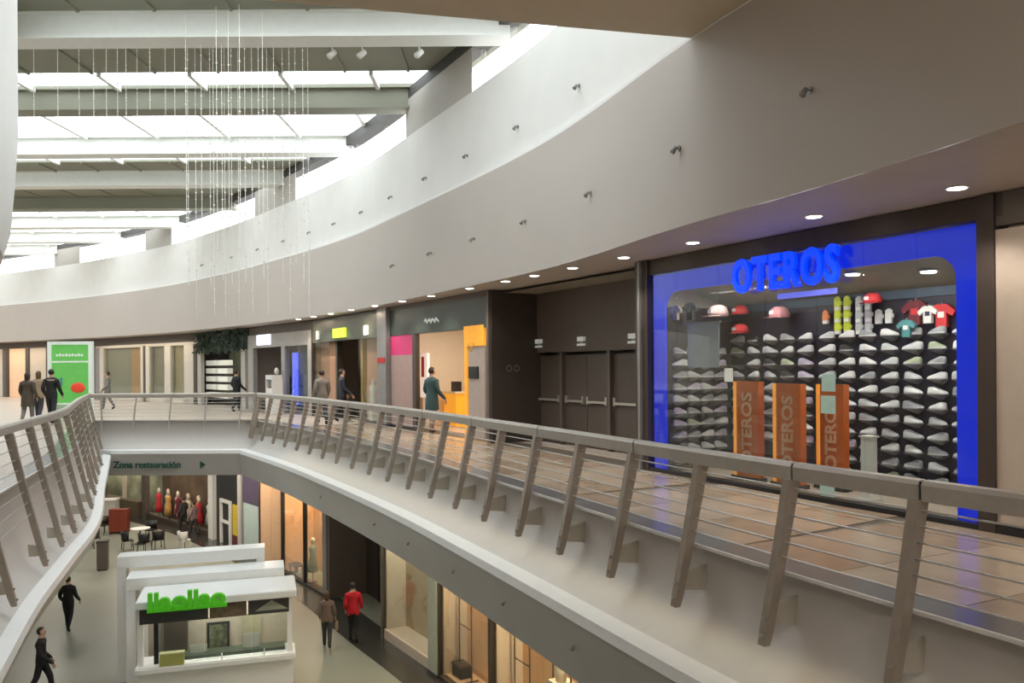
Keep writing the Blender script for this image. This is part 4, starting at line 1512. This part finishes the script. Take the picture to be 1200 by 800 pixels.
for k in range(9):
    panel(t, 'heading_mark', -.5 + k * .11, -.42 + k * .11, -.058, -.05, 2.28, 2.36 + .02 * (k % 2), m_wt)
lathe_ob = bmesh.new()
bmesh.ops.create_uvsphere(lathe_ob, u_segments=14, v_segments=8, radius=.24)
for vt in lathe_ob.verts:
    vt.co = Vector((vt.co.x * 1.1 + .28, vt.co.y * .2 - .07, vt.co.z * .8 + 1.12))
mk('red_fruit_mark', lathe_ob, mat('red_print', (.7, .06, .03), .5, emit=(.8, .08, .03), estr=.2), t, True)
panel(t, 'blue_mark', -.36, -.28, -.058, -.05, 1.2, 1.5, mat('blue_print', (.1, .25, .35), .5))
box('white_line', (-wt + .14, -.07, .48), (wt - .14, -.05, .56), m_wt, t)

# bridge sign
bx0 = VOID.at((S_R1 + S_B1) / 2, -.70)
t = thing('bridge_sign', 'dark green lettering on the grey edge of the footbridge', 'sign', (bx0.x, bx0.y, -1.36), math.radians(-1))
m_gl = mat('dark_green_letter', (.02, .10, .07), .5)
text_mesh('lettering', 'Zona restauración', .30, m_gl, t, face_M(-.55, -.02, 0), .012, .008)
bm = bmesh.new()
bm_box(bm, (-2.25, -.02, -.1), (-2.19, 0, .12))
bm_box(bm, (-2.08, -.02, -.1), (-2.02, 0, .12))
mk('cutlery_mark', bm, m_gl, t)
pym('arrow_mark', [(1.2, -.02, .12), (1.38, -.02, 0), (1.2, -.02, -.12), (1.2, 0, .12), (1.38, 0, 0), (1.2, 0, -.12)], [(0, 1, 2), (5, 4, 3), (0, 3, 4, 1), (1, 4, 5, 2), (2, 5, 3, 0)], m_gl, t)

# ------------------------------------------------------------------ lower level shops
LZ = -1.8
HL = LZ - ZL


def FL(xa, xb):
    return Frame(xa, xb, ZL)


struct(sweep('floor', W, [(-1.0, ZL + .008), (0.35, ZL + .008)], M_DARKFLOOR, smooth=False))
lowlab = {'a': 'nearest'}
for key, xa, xb, lab in (('a', 513, 571, 'orange lit shop window beside the pale green column on the lower floor'),
                         ('b', 574, 745, 'long orange lit shop window at the bottom edge of the lower floor')):
    f = FL(xa, xb)
    t = f.thing('shop_front', lab, 'shopfront')
    panel(t, 'frame_post', -.08, .06, -.06, .15, 0, HL, M_BROWN)
    panel(t, 'header', 0, f.L, -.02, .12, HL - .5, HL, M_ORWOOD)
    panel(t, 'sill', 0, f.L, -.05, .12, 0, .1, M_BROWN)
    n = max(1, int(f.L / 1.6))
    for k in range(n):
        panel(t, 'glass_pane', k * f.L / n + .01, (k + 1) * f.L / n - .01, .03, .045, .1, HL - .5, M_GLASS)
    bk = .75
    nb = max(2, int(f.L / 1.1))
    for k in range(nb):
        panel(t, 'back_board', k * f.L / nb + .01, (k + 1) * f.L / nb - .01, bk, bk + .05, 0.1, HL, M_ORWOOD)
    panel(t, 'window_floor', 0, f.L, .1, bk, .06, .14, mat('pale_wood_floor', (.6, .42, .28), .4))
    backwall(f, 0, f.L, bk + .1, 0, HL, M_BEIGE)
    lamp(f, f.L * .5, .4, HL - .55, f.L * .8, .12, 42 * f.L, (1, .74, .45))
    partition(f, .1, 0, HL)
    for j in range(max(1, int(f.L / 1.8))):
        c = .7 + j * 1.7 if f.L > 2 else f.L * .45
        tt = f.thing('garment_rack', '%s slim black garment rack from the left in the %s' % (['first', 'second', 'third', 'fourth', 'fifth', 'sixth'][j], 'left orange window' if key == 'a' else 'long orange window'), 'rack', c, .42, .14)
        tube('frame', [(-.35, 0, 0), (-.35, 0, 2.35), (-.32, 0, 2.42), (.32, 0, 2.42), (.35, 0, 2.35), (.35, 0, 0)], .022, M_BROWN, tt, 6)
        tube('crossbar', [(-.35, 0, 1.35), (.35, 0, 1.35)], .016, M_BROWN, tt, 6)
        tube('foot', [(-.35, -.2, .02), (-.35, .2, .02)], .02, M_BROWN, tt, 6)
        tube('foot', [(.35, -.2, .02), (.35, .2, .02)], .02, M_BROWN, tt, 6)
    if key == 'a':
        tt = f.thing('black_box', 'small black display box on the floor of the left orange window', 'box', max(.5, f.u(533, .4)), .4, .14)
        panel(tt, 'body', -.25, .25, -.15, .15, 0, .28, M_BLACK)
        panel(tt, 'lid', -.27, .27, -.17, .17, .28, .34, M_BROWN)
    else:
        tt = f.thing('framed_picture', 'dark framed picture on the back of the long orange window', 'picture', f.u(586, .7), .70, 2.9)
        panel(tt, 'frame', -.3, .3, 0, .03, -.35, .35, M_BROWN)
        panel(tt, 'print', -.24, .24, -.005, 0, -.29, .29, mat('ochre_print', (.35, .18, .06), .6, var=.5, scale=5))
        tt = f.thing('red_bottle', 'pale bottle with a red cap at the right of the long orange window', 'bottle', f.u(655, .4), .4, .14)
        panel(tt, 'plinth', -.2, .2, -.2, .2, 0, 1.5, M_CREAM)
        lathe('bottle_body', [(.12, 1.5), (.14, 1.7), (.12, 2.0), (.05, 2.1), (.05, 2.18)], M_CREAM, tt, 12, smooth=True)
        lathe('cap', [(.07, 2.18), (.08, 2.3), (.03, 2.36)], M_RED, tt, 10, smooth=True)
fpx = FL(503, 513)
t = fpx.thing('column', 'pale green column between the blank beige window and the orange window', 'column')
panel(t, 'shaft', 0, fpx.L, -.1, .3, .1, HL, mat('pale_green_column', (.45, .50, .42), .4))
panel(t, 'base', -.03, fpx.L + .03, -.13, .33, 0, .1, M_CHAR)
f = FL(447, 503)
t = f.thing('shop_front', 'blank beige display window with a white floor, on the lower level', 'shopfront')
panel(t, 'frame_post', -.06, .06, -.06, .15, 0, HL, M_BROWN2)
panel(t, 'header', 0, f.L, 0, .12, HL - .4, HL, M_BEIGE)
panel(t, 'glass_pane', .06, f.L / 2 - .01, .03, .045, .3, HL - .4, M_GLASS)
panel(t, 'glass_pane', f.L / 2 + .01, f.L, .03, .045, .3, HL - .4, M_GLASS)
panel(t, 'window_floor', .06, f.L, 0, .7, .0, .3, mat('white_window_floor', (.68, .58, .50), .4))
panel(t, 'back_board', .06, f.L - .8, .7, .76, .3, HL, mat('sand_board', (.52, .40, .27), .5))
panel(t, 'back_board', f.L - .78, f.L, .6, .66, .3, HL, mat('rust_board', (.42, .24, .13), .5))
backwall(f, 0, f.L, 1.1, 0, HL, M_BEIGE)
lamp(f, f.L * .5, .35, HL - .45, f.L * .7, .15, 60, (1, .85, .65))
partition(f, .1, 0, HL, M_CREAM)
f = FL(380, 447)
t = f.thing('exit_recess', 'tall dark recess on the lower level behind the red jacket', 'doorway')
panel(t, 'side_panel', .15, .4, .0, 1.4, 0, HL, M_BROWN2)
panel(t, 'back_panel', .4, f.L, 1.4, 1.5, 0, HL, M_BROWN)
panel(t, 'door_leaf', f.L * .3, f.L * .55, 1.34, 1.4, 0, 2.4, M_BLACK)
panel(t, 'door_leaf', f.L * .56, f.L * .82, 1.34, 1.4, 0, 2.4, M_BLACK)
panel(t, 'side_panel', f.L - .1, f.L, 0, 1.5, 0, HL, M_BROWN)
f = FL(329, 379)
t = f.thing('shop_front', 'warm lit shop with black framed glass doors, on the lower level', 'shopfront')
panel(t, 'frame_post', 0, .1, -.05, .1, 0, 3.6, M_BLACK)
panel(t, 'frame_post', f.u(355), f.u(355) + .1, -.05, .1, 0, 3.6, M_BLACK)
panel(t, 'frame_post', f.L - .1, f.L + .25, -.05, .1, 0, HL, M_GREY)
panel(t, 'header', 0, f.u(355) + .1, -.05, .1, 3.5, 3.6, M_BLACK)
panel(t, 'upper_wall', 0, f.L, .0, .1, 3.6, HL, M_CREAM)
panel(t, 'glass_pane', .1, f.u(355), 0, .015, .1, 3.5, M_GLASS)
panel(t, 'glass_pane', f.u(355) + .1, f.L - .1, 0, .015, .1, 3.6, M_GLASS)
panel(t, 'sill', 0, f.L, -.08, .1, 0, .1, M_BLACK)
panel(t, 'lit_strip', f.L - .2, f.L - .1, .05, .1, .1, 3.4, mat('warm_strip', (1, .8, .45), .5, emit=(1, .75, .35), estr=.9))
backwall(f, 0, f.L, 1.3, 0, HL, mat('warm_back', (.66, .40, .23), .5))
partition(f, .05, 0, HL, MATS['warm_back'])
lamp(f, f.L * .5, .7, 3.9, f.L * .6, .5, 150, (1, .74, .48))


def dress_form(fr, u, v, label, m, h=1.6):
    tt = fr.thing('mannequin', label, 'mannequin', u, v, 0)
    lathe('base', [(.16, 0), (.16, .03)], M_STEEL, tt, 12)
    lathe('dress', [(.2, .4), (.17, .8), (.11, 1.05), (.16, 1.3), (.05, 1.45)], m, tt, 12, smooth=True)
    lathe('stem', [(.02, .03), (.02, .42)], M_STEEL, tt, 8)
    lathe('head', [(.04, 1.44), (.085, 1.56), (.08, 1.66), (.02, 1.72)], M_CREAM, tt, 10, smooth=True)
    return tt


dress_form(f, f.u(339, .45), .45, 'mannequin in a red dress behind the left glass door of the warm shop', M_RED)
dress_form(f, f.u(346, .7), .7, 'mannequin in an orange dress in the middle of the warm shop', mat('orange_dress', (.6, .25, .1), .7))
dress_form(f, f.u(365, .4), .4, 'mannequin in a grey green dress behind the right glass of the warm shop', mat('grey_green_dress', (.25, .27, .2), .7))
tt = f.thing('low_table', 'small dark low table inside the warm lower shop', 'table', f.u(347, .35), .3, .0)
panel(tt, 'tabletop', -.35, .35, -.2, .2, .36, .42, M_BROWN)
for a in (-.3, .3):
    for b in (-.15, .15):
        panel(tt, 'leg', a - .03, a + .03, b - .03, b + .03, 0, .36, M_BROWN)
f = FL(304, 329)
t = f.thing('wall_cladding', 'smooth orange lit wall left of the warm lower shop', 'cladding')
panel(t, 'panel', 0, f.L * .5 - .01, 0, .1, 0, HL, mat('peach_wall', (.70, .45, .27), .5))
panel(t, 'panel', f.L * .5 + .01, f.L, 0, .1, 0, HL, MATS['peach_wall'])
lamp(f, f.L * .5, -.5, HL - .1, 1.5, .3, 45, (1, .75, .5))
f = FL(283, 304)
t = f.thing('shop_front', 'pale window under a dark purple banner, left of the orange lit wall', 'shopfront')
panel(t, 'banner', .1, f.L - .1, -.02, .05, 2.3, 3.8, mat('dark_purple_banner', (.07, .05, .09), .6))
panel(t, 'window_panel', .1, f.L - .1, .0, .05, .1, 2.3, mat('pale_aqua_panel', (.42, .52, .50), .5))
panel(t, 'header', 0, f.L, 0, .08, 3.8, HL, M_BEIGE)
panel(t, 'frame_post', -.1, .1, -.05, .1, 0, 3.8, M_GREY)
panel(t, 'frame_post', f.L - .1, f.L, -.05, .1, 0, 3.8, M_BROWN)
f = FL(245, 283)
t = f.thing('shop_front', 'black shop window with a white door frame and yellow figure poster', 'shopfront')
panel(t, 'back', 0, f.L, .1, .2, 0, HL, M_BLACK)
panel(t, 'frame_post', 0, .6, -.1, .1, 0, HL, M_WHITE)
panel(t, 'frame_post', f.L - .35, f.L, -.1, .1, 0, HL, M_EDGE)
a, b = f.u(256), f.u(268)
for p0, p1, z0, z1 in ((a, a + .16, 0, 2.1), (b - .16, b, 0, 2.1), (a + .16, b - .16, 1.95, 2.1), (a + .16, b - .16, 1.0, 1.12)):
    panel(t, 'door_frame', p0, p1, 0, .1, z0, z1, M_WHITE)
panel(t, 'poster_figure', f.u(270), f.u(276), .05, .1, .6, 2.0, mat('yellow_print', (.7, .5, .03), .5))
panel(t, 'poster_figure', f.u(270), f.u(276), .05, .1, .1, .6, M_MAROON)
panel(t, 'pink_sign', f.u(256), f.u(272), -.05, .1, 3.9, 4.3, pm)
f = FL(166, 245)
t = f.thing('shop_front', 'dim brown shop with colourful goods on the far lower level', 'shopfront')
panel(t, 'frame_post', 0, .5, -.05, .2, 0, HL, M_BROWN2)
panel(t, 'back', .5, f.L, .9, 1.0, 0, HL, mat('dim_brown_back', (.12, .08, .05), .6, var=.4, scale=1))
panel(t, 'header', 0, f.L, 0, .2, HL - .3, HL, M_BROWN)
panel(t, 'plinth', .5, f.L, -.02, .1, 0, .3, M_BROWN)
lamp(f, f.L * .5, .7, HL - .1, f.L * .6, .6, 75, (1, .75, .5))
gm = [M_RED, M_WCLOTH, mat('amber_cloth', (.6, .35, .1), .7), M_PINK, M_MAROON, mat('khaki_cloth', (.3, .28, .16), .7), M_CREAM, mat('ginger_cloth', (.5, .2, .05), .7)]
for k in range(10):
    u_ = 1.2 + k * (f.L - 2) / 10
    dress_form(f, u_, .4 + .25 * (k % 2), '%s mannequin from the left in the dim brown far shop' % ['first', 'second', 'third', 'fourth', 'fifth', 'sixth', 'seventh', 'eighth', 'ninth', 'tenth'][k], gm[k % 8])
f = FL(60, 166)
t = f.thing('shop_front', 'far lower shop with pale green goods and brown plinth, leftmost under the footbridge', 'shopfront')
panel(t, 'back', 0, f.L, 1.2, 1.3, 0, HL, mat('pale_green_goods', (.30, .32, .24), .6, var=.5, scale=.8))
panel(t, 'plinth', 0, f.L, -.3, .3, 0, .9, mat('brown_plinth', (.10, .075, .05), .5))
panel(t, 'dark_canopy', 0, f.L, -.4, .4, 3.2, HL, mat('dark_green_canopy', (.05, .06, .04), .6))
for k in range(5):
    panel(t, 'mullion', f.L * k / 5, f.L * k / 5 + .2, 0, .15, .9, 3.2, M_BROWN2 if k % 2 else M_CREAM)
lamp(f, f.L * .6, .5, 3.1, f.L * .6, .5, 60, (1, .85, .6))
# pale square plates in the dark border
for px, py in ((505, 691), (622, 789)):
    x, y = floor_pt(px, py, ZL)
    t = thing('floor_plate', 'pale square plate set in the dark border, %s' % ('near the beige window' if px < 550 else 'near the orange windows'), 'plate', (x, y, ZL + .008), .5)
    box('frame', (-.3, -.3, 0), (.3, .3, .012), M_GREY, t)
    box('plate', (-.26, -.26, .012), (.26, .26, .02), mat('pale_plate', (.35, .4, .4), .3), t)

# ------------------------------------------------------------------ kiosk
KZ = 19.4
kx, ky = at_depth(158, KZ)
KA = math.radians(17)
k = thing('kiosk', 'white frozen yogurt kiosk with stepped roof slabs and green letters', 'kiosk', (kx, ky, ZL), KA)
KW = 3.62
M_KW = mat('glossy_white_panel', (.82, .84, .84), .3, var=.015)
box('counter', (.0, .1, 0), (KW, .8, .95), M_KW, k)
box('counter_top', (-.05, -.05, .95), (KW + .05, .85, 1.12), M_KW, k, None, .03)
box('service_floor', (0, .8, 0), (KW, 3.0, .04), M_GREY, k)


def portal_frame(x0, x1, y0, y1, ztop, th, wall):
    bm = bmesh.new()
    bm_box(bm, (x0, y0, ztop - th), (x1, y1, ztop))
    o = mk('roof_slab', bm, M_KW, k)
    bm = bmesh.new()
    bm_box(bm, (x0, y0 + .02, 0), (x0 + wall, y1 - .02, ztop - th))
    mk('side_wall', bm, M_KW, k)
    bm = bmesh.new()
    bm_box(bm, (x1 - wall, y0 + .02, 0), (x1, y1 - .02, ztop - th))
    mk('side_wall', bm, M_KW, k)


ZR1 = 2.72
box('roof_slab', (-.02, -.1, ZR1 - .18), (KW + .08, 1.45, ZR1), M_KW, k, None, .02)
portal_frame(-.45, KW - .18, 1.46, 2.35, ZR1 + .22, .3, .22)
portal_frame(-.80, KW - .68, 2.36, 2.95, ZR1 + .60, .3, .22)
box('back_wall', (.1, 1.2, .04), (KW - .1, 1.28, ZR1 - .2), mat('warm_grey_panel', (.42, .38, .32), .5), k)
box('corner_post', (.0, .12, 1.12), (.12, .3, ZR1 - .18), M_KW, k)
box('corner_post', (.35, .2, 1.12), (.45, .3, ZR1 - .18), M_BLACK, k)
box('corner_post', (KW - .14, .12, 1.12), (KW - .02, .3, ZR1 - .18), M_KW, k)
box('menu_board', (.05, .08, ZR1 - .58), (1.6, .13, ZR1 - .18), M_CHAR, k)
box('menu_board', (1.64, .08, ZR1 - .58), (2.5, .13, ZR1 - .18), mat('brown_menu_board', (.16, .12, .09), .5, var=.4, scale=6), k)
mb = box('menu_board', (2.54, .08, ZR1 - .58), (KW - .1, .13, ZR1 - .18), M_CHAR, k)
pym('board_mark', [(2.7, .075, ZR1 - .5), (3.5, .075, ZR1 - .5), (3.1, .075, ZR1 - .25), (2.7, .078, ZR1 - .5), (3.5, .078, ZR1 - .5), (3.1, .078, ZR1 - .25)], [(0, 1, 2), (3, 5, 4)], mat('green_grey_print', (.3, .34, .27), .6), mb)
for a, b in ((.46, 1.5), (1.52, 2.6), (2.62, KW - .15)):
    box('glass_pane', (a, .14, 1.12), (b, .155, ZR1 - .58), M_GLASS, k)
box('glass_pane', (KW - .03, .3, 1.12), (KW - .02, 1.4, ZR1 - .2), M_GLASS, k)
box('shelf_unit', (2.2, .95, .04), (KW - .3, 1.19, 1.02), mat('grey_beige_unit', (.40, .36, .30), .5), k)
box('dispenser', (.5, .95, .04), (1.05, 1.19, 2.05), M_BROWN, k)
pt = box('poster', (1.5, 1.16, 1.0), (2.05, 1.195, 1.72), M_BLACK, k)
box('poster_print', (1.56, 1.15, 1.06), (1.99, 1.158, 1.66), mat('dark_green_print', (.10, .11, .07), .5, var=.8, scale=6), pt)
box('poster', (2.35, 1.16, 1.1), (2.85, 1.195, 1.85), mat('olive_poster', (.34, .32, .22), .6), k)
text = text_mesh('sign_letters', 'llaollao', .62, mat('green_sign_letter', (.06, .40, .01), .4, emit=(.1, .6, .02), estr=.18), k, Matrix.Identity(4), .07, .022)
bx = [v.co.x for v in text.data.vertices]
by = [v.co.y for v in text.data.vertices]
text.data.transform(Matrix.Translation((1.15, -.18, ZR1 + .02)) @ face_M(0, 0, 0) @ Matrix.Diagonal((1.75 / (max(bx) - min(bx)), .42 / (max(by) - min(by)), 1, 1)) @ Matrix.Translation((-(max(bx) + min(bx)) / 2, -(max(by) + min(by)) / 2, 0)))
box('sign_bar', (.25, -.2, ZR1 - .24), (2.05, -.1, ZR1 - .16), MATS['green_sign_letter'], k)
for a in (.5, 1.9, 2.9):
    box('rail_post', (a, .02, 1.12), (a + .03, .05, 1.28), M_WHITE, k)
box('topping_bar', (.5, .3, 1.12), (KW - .2, .75, 1.2), mat('dark_green_tray', (.06, .08, .06), .3), k)


def on_kiosk(u, v, z):
    return Vector((kx, ky, ZL)) + Vector((u * math.cos(KA) - v * math.sin(KA), u * math.sin(KA) + v * math.cos(KA), z))


t = thing('topping_tub', 'yellow green tub at the left end of the kiosk counter', 'tub', on_kiosk(.8, .02, 1.12), KA)
box('tub', (-.3, -.05, 0), (.25, .1, .28), mat('yellow_green_tub', (.38, .40, .12), .5), t)
box('lid', (-.31, -.06, .28), (.26, .11, .31), mat('pale_lid', (.5, .52, .3), .5), t)
for a, lab in ((1.35, 'left'), (2.6, 'right')):
    t = thing('paper_card', '%s white card standing behind the kiosk glass' % lab, 'card', on_kiosk(a, .5, 1.2), KA)
    box('card', (-.2, 0, 0.01), (.2, .012, .36 if lab == 'right' else .2), M_WCLOTH, t)
    box('foot', (-.12, -.05, 0), (.12, .06, .012), M_STEEL, t)
area_light('kiosk_light', on_kiosk(1.9, .6, ZR1 - .25), 2.8, .2, 30, (1, .93, .8), (0, 0, KA))

# ------------------------------------------------------------------ cafe area on the lower floor
def cafe_table(px, py, lab):
    x, y = floor_pt(px, py, ZL)
    t = thing('cafe_table', lab, 'table', (x, y, ZL))
    lathe('tabletop', [(.45, .72), (.45, .75)], M_WHITE, t, 16)
    lathe('pedestal', [(.03, .03), (.03, .72)], M_BLACK, t, 8)
    lathe('base', [(.25, 0), (.25, .03)], M_BLACK, t, 14)


def cafe_chair(px, py, rz, lab, m=M_BLACK):
    x, y = floor_pt(px, py, ZL)
    t = thing('cafe_chair', lab, 'chair', (x, y, ZL), rz)
    box('seat', (-.23, -.23, .42), (.23, .23, .47), m, t, None, .015)
    bm = bmesh.new()
    rs = []
    for j in range(9):
        a = math.pi * j / 8
        c, s_ = math.cos(a), math.sin(a)
        rs.append([bm.verts.new((c * r_, s_ * r_, z_)) for r_, z_ in ((.26, .47), (.29, .85), (.26, .86), (.235, .47))])
    for p, q in zip(rs, rs[1:]):
        for j in range(4):
            bm.faces.new((p[j], p[(j + 1) % 4], q[(j + 1) % 4], q[j]))
    bm.faces.new(rs[0])
    bm.faces.new(rs[-1])
    mk('backrest', bm, m, t, True)
    for a in (-.19, .19):
        for b in (-.19, .19):
            tube('leg', [(a, b, .43), (a * 1.15, b * 1.15, 0)], .018, m, t, 6)


cafe_table(163, 634, 'white round cafe table among black chairs beyond the kiosk')
cafe_chair(148, 641, 2.2, 'big black tub chair left of the white cafe table')
cafe_chair(168, 643, 2.9, 'black tub chair in front of the white cafe table')
cafe_chair(184, 640, -2.4, 'black tub chair right of the white cafe table')
cafe_chair(176, 628, 0, 'black tub chair behind the white cafe table')
cafe_chair(121, 622, 1.2, 'dark chair at the left under the footbridge', M_BROWN)
cafe_chair(108, 638, -1.8, 'dark chair leftmost, beside the red cabinet', M_BROWN)
cafe_chair(214, 641, 2.6, 'white chair just beyond the kiosk roof', M_WCLOTH)
x, y = floor_pt(137, 622, ZL)
t = thing('cabinet', 'rust red cabinet beyond the cafe chairs on the lower floor', 'cabinet', (x, y, ZL), .1)
box('carcass', (-.45, 0, .08), (.45, .4, 1.22), mat('rust_red_panel', (.22, .04, .02), .5), t)
box('plinth', (-.42, .03, 0), (.42, .37, .08), M_BLACK, t)
box('door', (-.42, -.02, .1), (-.01, 0, 1.18), MATS['rust_red_panel'], t)
box('door', (.01, -.02, .1), (.42, 0, 1.18), MATS['rust_red_panel'], t)
x, y = floor_pt(119, 664, ZL)
t = thing('waste_bin', 'dark brown square pillar bin left of the kiosk', 'bin', (x, y, ZL), .3)
box('body', (-.2, -.2, .05), (.2, .2, 1.15), M_BROWN2, t)
box('lid', (-.22, -.22, 1.15), (.22, .22, 1.22), M_CHAR, t)
box('base', (-.18, -.18, 0), (.18, .18, .05), M_BLACK, t)
x, y = floor_pt(120, 612, ZL)
t = thing('white_cabinet', 'pale planter cabinet behind the dark chair at far left', 'cabinet', (x, y, ZL), .1)
box('carcass', (-.7, 0, .05), (.6, .6, 1.3), M_EDGE, t)
box('top', (-.74, -.04, 1.3), (.64, .64, 1.36), M_WHITE, t)

# unseen fill lights added to brighten the near end by bounce
for x, y in ((-1.5, -1.0), (2.0, -1.0), (4.3, -1.5)):
    area_light('near_fill_light', (x, y, 5.9), .8, .8, 60, (1, .95, .88))
# lower ceiling lights under the walkway and the far hall
for px in (690, 540, 430, 350, 280, 200):
    s = W.ray(px)
    p = W.at(s, -1.3)
    area_light('lower_ceiling_light', (p.x, p.y, -1.8), 1.2, .5, 40, (1, .9, .75), (0, 0, math.atan2(W.tan(s).y, W.tan(s).x)))
for x, y in ((-13, 34), (-18, 38), (-24, 42), (-18, 31), (-26, 36), (-32, 44)):
    area_light('hall_ceiling_light', (x, y, -1.8), 1.5, 1.5, 110, (1, .92, .8))
for x, y in ((-10, 10), (-12, 18)):
    area_light('left_ceiling_light', (x, y, -1.8), 1.5, 1.5, 40, (1, .92, .8))
# warm strip lamps hidden in the trough of the slab edge
for s in VOID.range(1.0, 25.0, 1.6):
    p = VOID.at(s, -0.30)
    area_light('trough_light', (p.x, p.y, -0.55), 1.6, .05, .45, (1, .85, .5), (0, 0, math.atan2(VOID.tan(s).y, VOID.tan(s).x)))

# ------------------------------------------------------------------ strings of beads hanging from the skylight
bm = bmesh.new()
bm_tube(bm, [(0, 0, 0), (0, 0, -1)], .006, 4, False)
HB = 26
M_BEAD = mat('glowing_bead', (.85, .86, .8), .15, var=.02, emit=(1, 1, .92), estr=.12)  # weak glow added so the strings stay pale when lit from behind
def string_mesh(Ls, seed):
    g = random.Random(seed)
    bm = bmesh.new()
    bm_tube(bm, [(0, 0, 0), (0, 0, -Ls)], .006, 4, False)
    z = -.1
    while z > -Ls:
        r = g.choice([.014, .02, .028])
        vs = [bm.verts.new(p) for p in ((r, 0, z), (0, r, z), (-r, 0, z), (0, -r, z), (0, 0, z + r), (0, 0, z - r))]
        for a in range(4):
            bm.faces.new((vs[a], vs[(a + 1) % 4], vs[4]))
            bm.faces.new((vs[(a + 1) % 4], vs[a], vs[5]))
        z -= g.uniform(.12, .3)
    return bm
bm.free()
lens_ = [5.6, 6.3, 5.1]
pro = []
for j, Ls in enumerate(lens_):
    o = mk('bead_string', string_mesh(Ls, j), M_BEAD)
    pro.append(o)
g = random.Random(11)
cnt = 0
SPOTS = [(222, 20.0), (238, 19.0), (248, 20), (252, 19.5), (262, 19), (265, 20.3), (273, 19.8), (281, 20.1), (289, 19.4), (297, 20), (305, 19.3), (315, 20), (323, 19.2), (341, 19.6), (348, 20.2), (357, 19.5), (363, 20.2),
              (42, 20), (70, 19.6), (95, 20.2), (112, 19.5), (127, 20), (140, 20.3), (150, 19.6), (163, 20), (178, 19.3), (196, 20.2), (207, 19.7), (231, 20.3), (270, 18.5), (310, 18.6), (333, 20.3), (220, 18.7), (256, 18.4), (283, 18.3)]
for rank, (px, Y) in enumerate(sorted(SPOTS)):
    o = pro[cnt % 3] if cnt < 3 else pro[cnt % 3].copy()
    if cnt >= 3:
        COL.objects.link(o)
    short = px < 215
    Y -= 1.6
    o.location = ((px - 600) / FPX * Y, Y, ROOFZ - .01)
    o.scale = (1, 1, .36 if short else 1)
    nsh_ = sum(1 for q in SPOTS if q[0] < 215)
    r_ = rank if short else rank - nsh_
    o_txt = ORD[r_] if r_ < len(ORD) else 'twenty-' + ORD[r_ - 20]
    tag(o, '%s from the left of the %s bead strings hanging under the skylight' % (o_txt, 'short' if short else 'long'), 'bead string', 'bead strings under the skylight')
    cnt += 1
# small spotlights on the nearest visible beam
for k_, px in enumerate((392, 427, 494)):
    Y = 17.62
    x = (px - 600) / FPX * Y
    t = thing('beam_spot', '%s white spot lamp clipped under the second roof beam' % ['left', 'middle', 'right'][k_], 'spotlight', (x, Y, 8.75))
    tube('bracket', [(0, 0, 0), (0, 0, -.1)], .02, M_WHITE, t, 6)
    tube('lamp_head', [(.05, .03, -.08), (-.06, -.06, -.22)], [.06, .07], M_WHITE, t, 10)
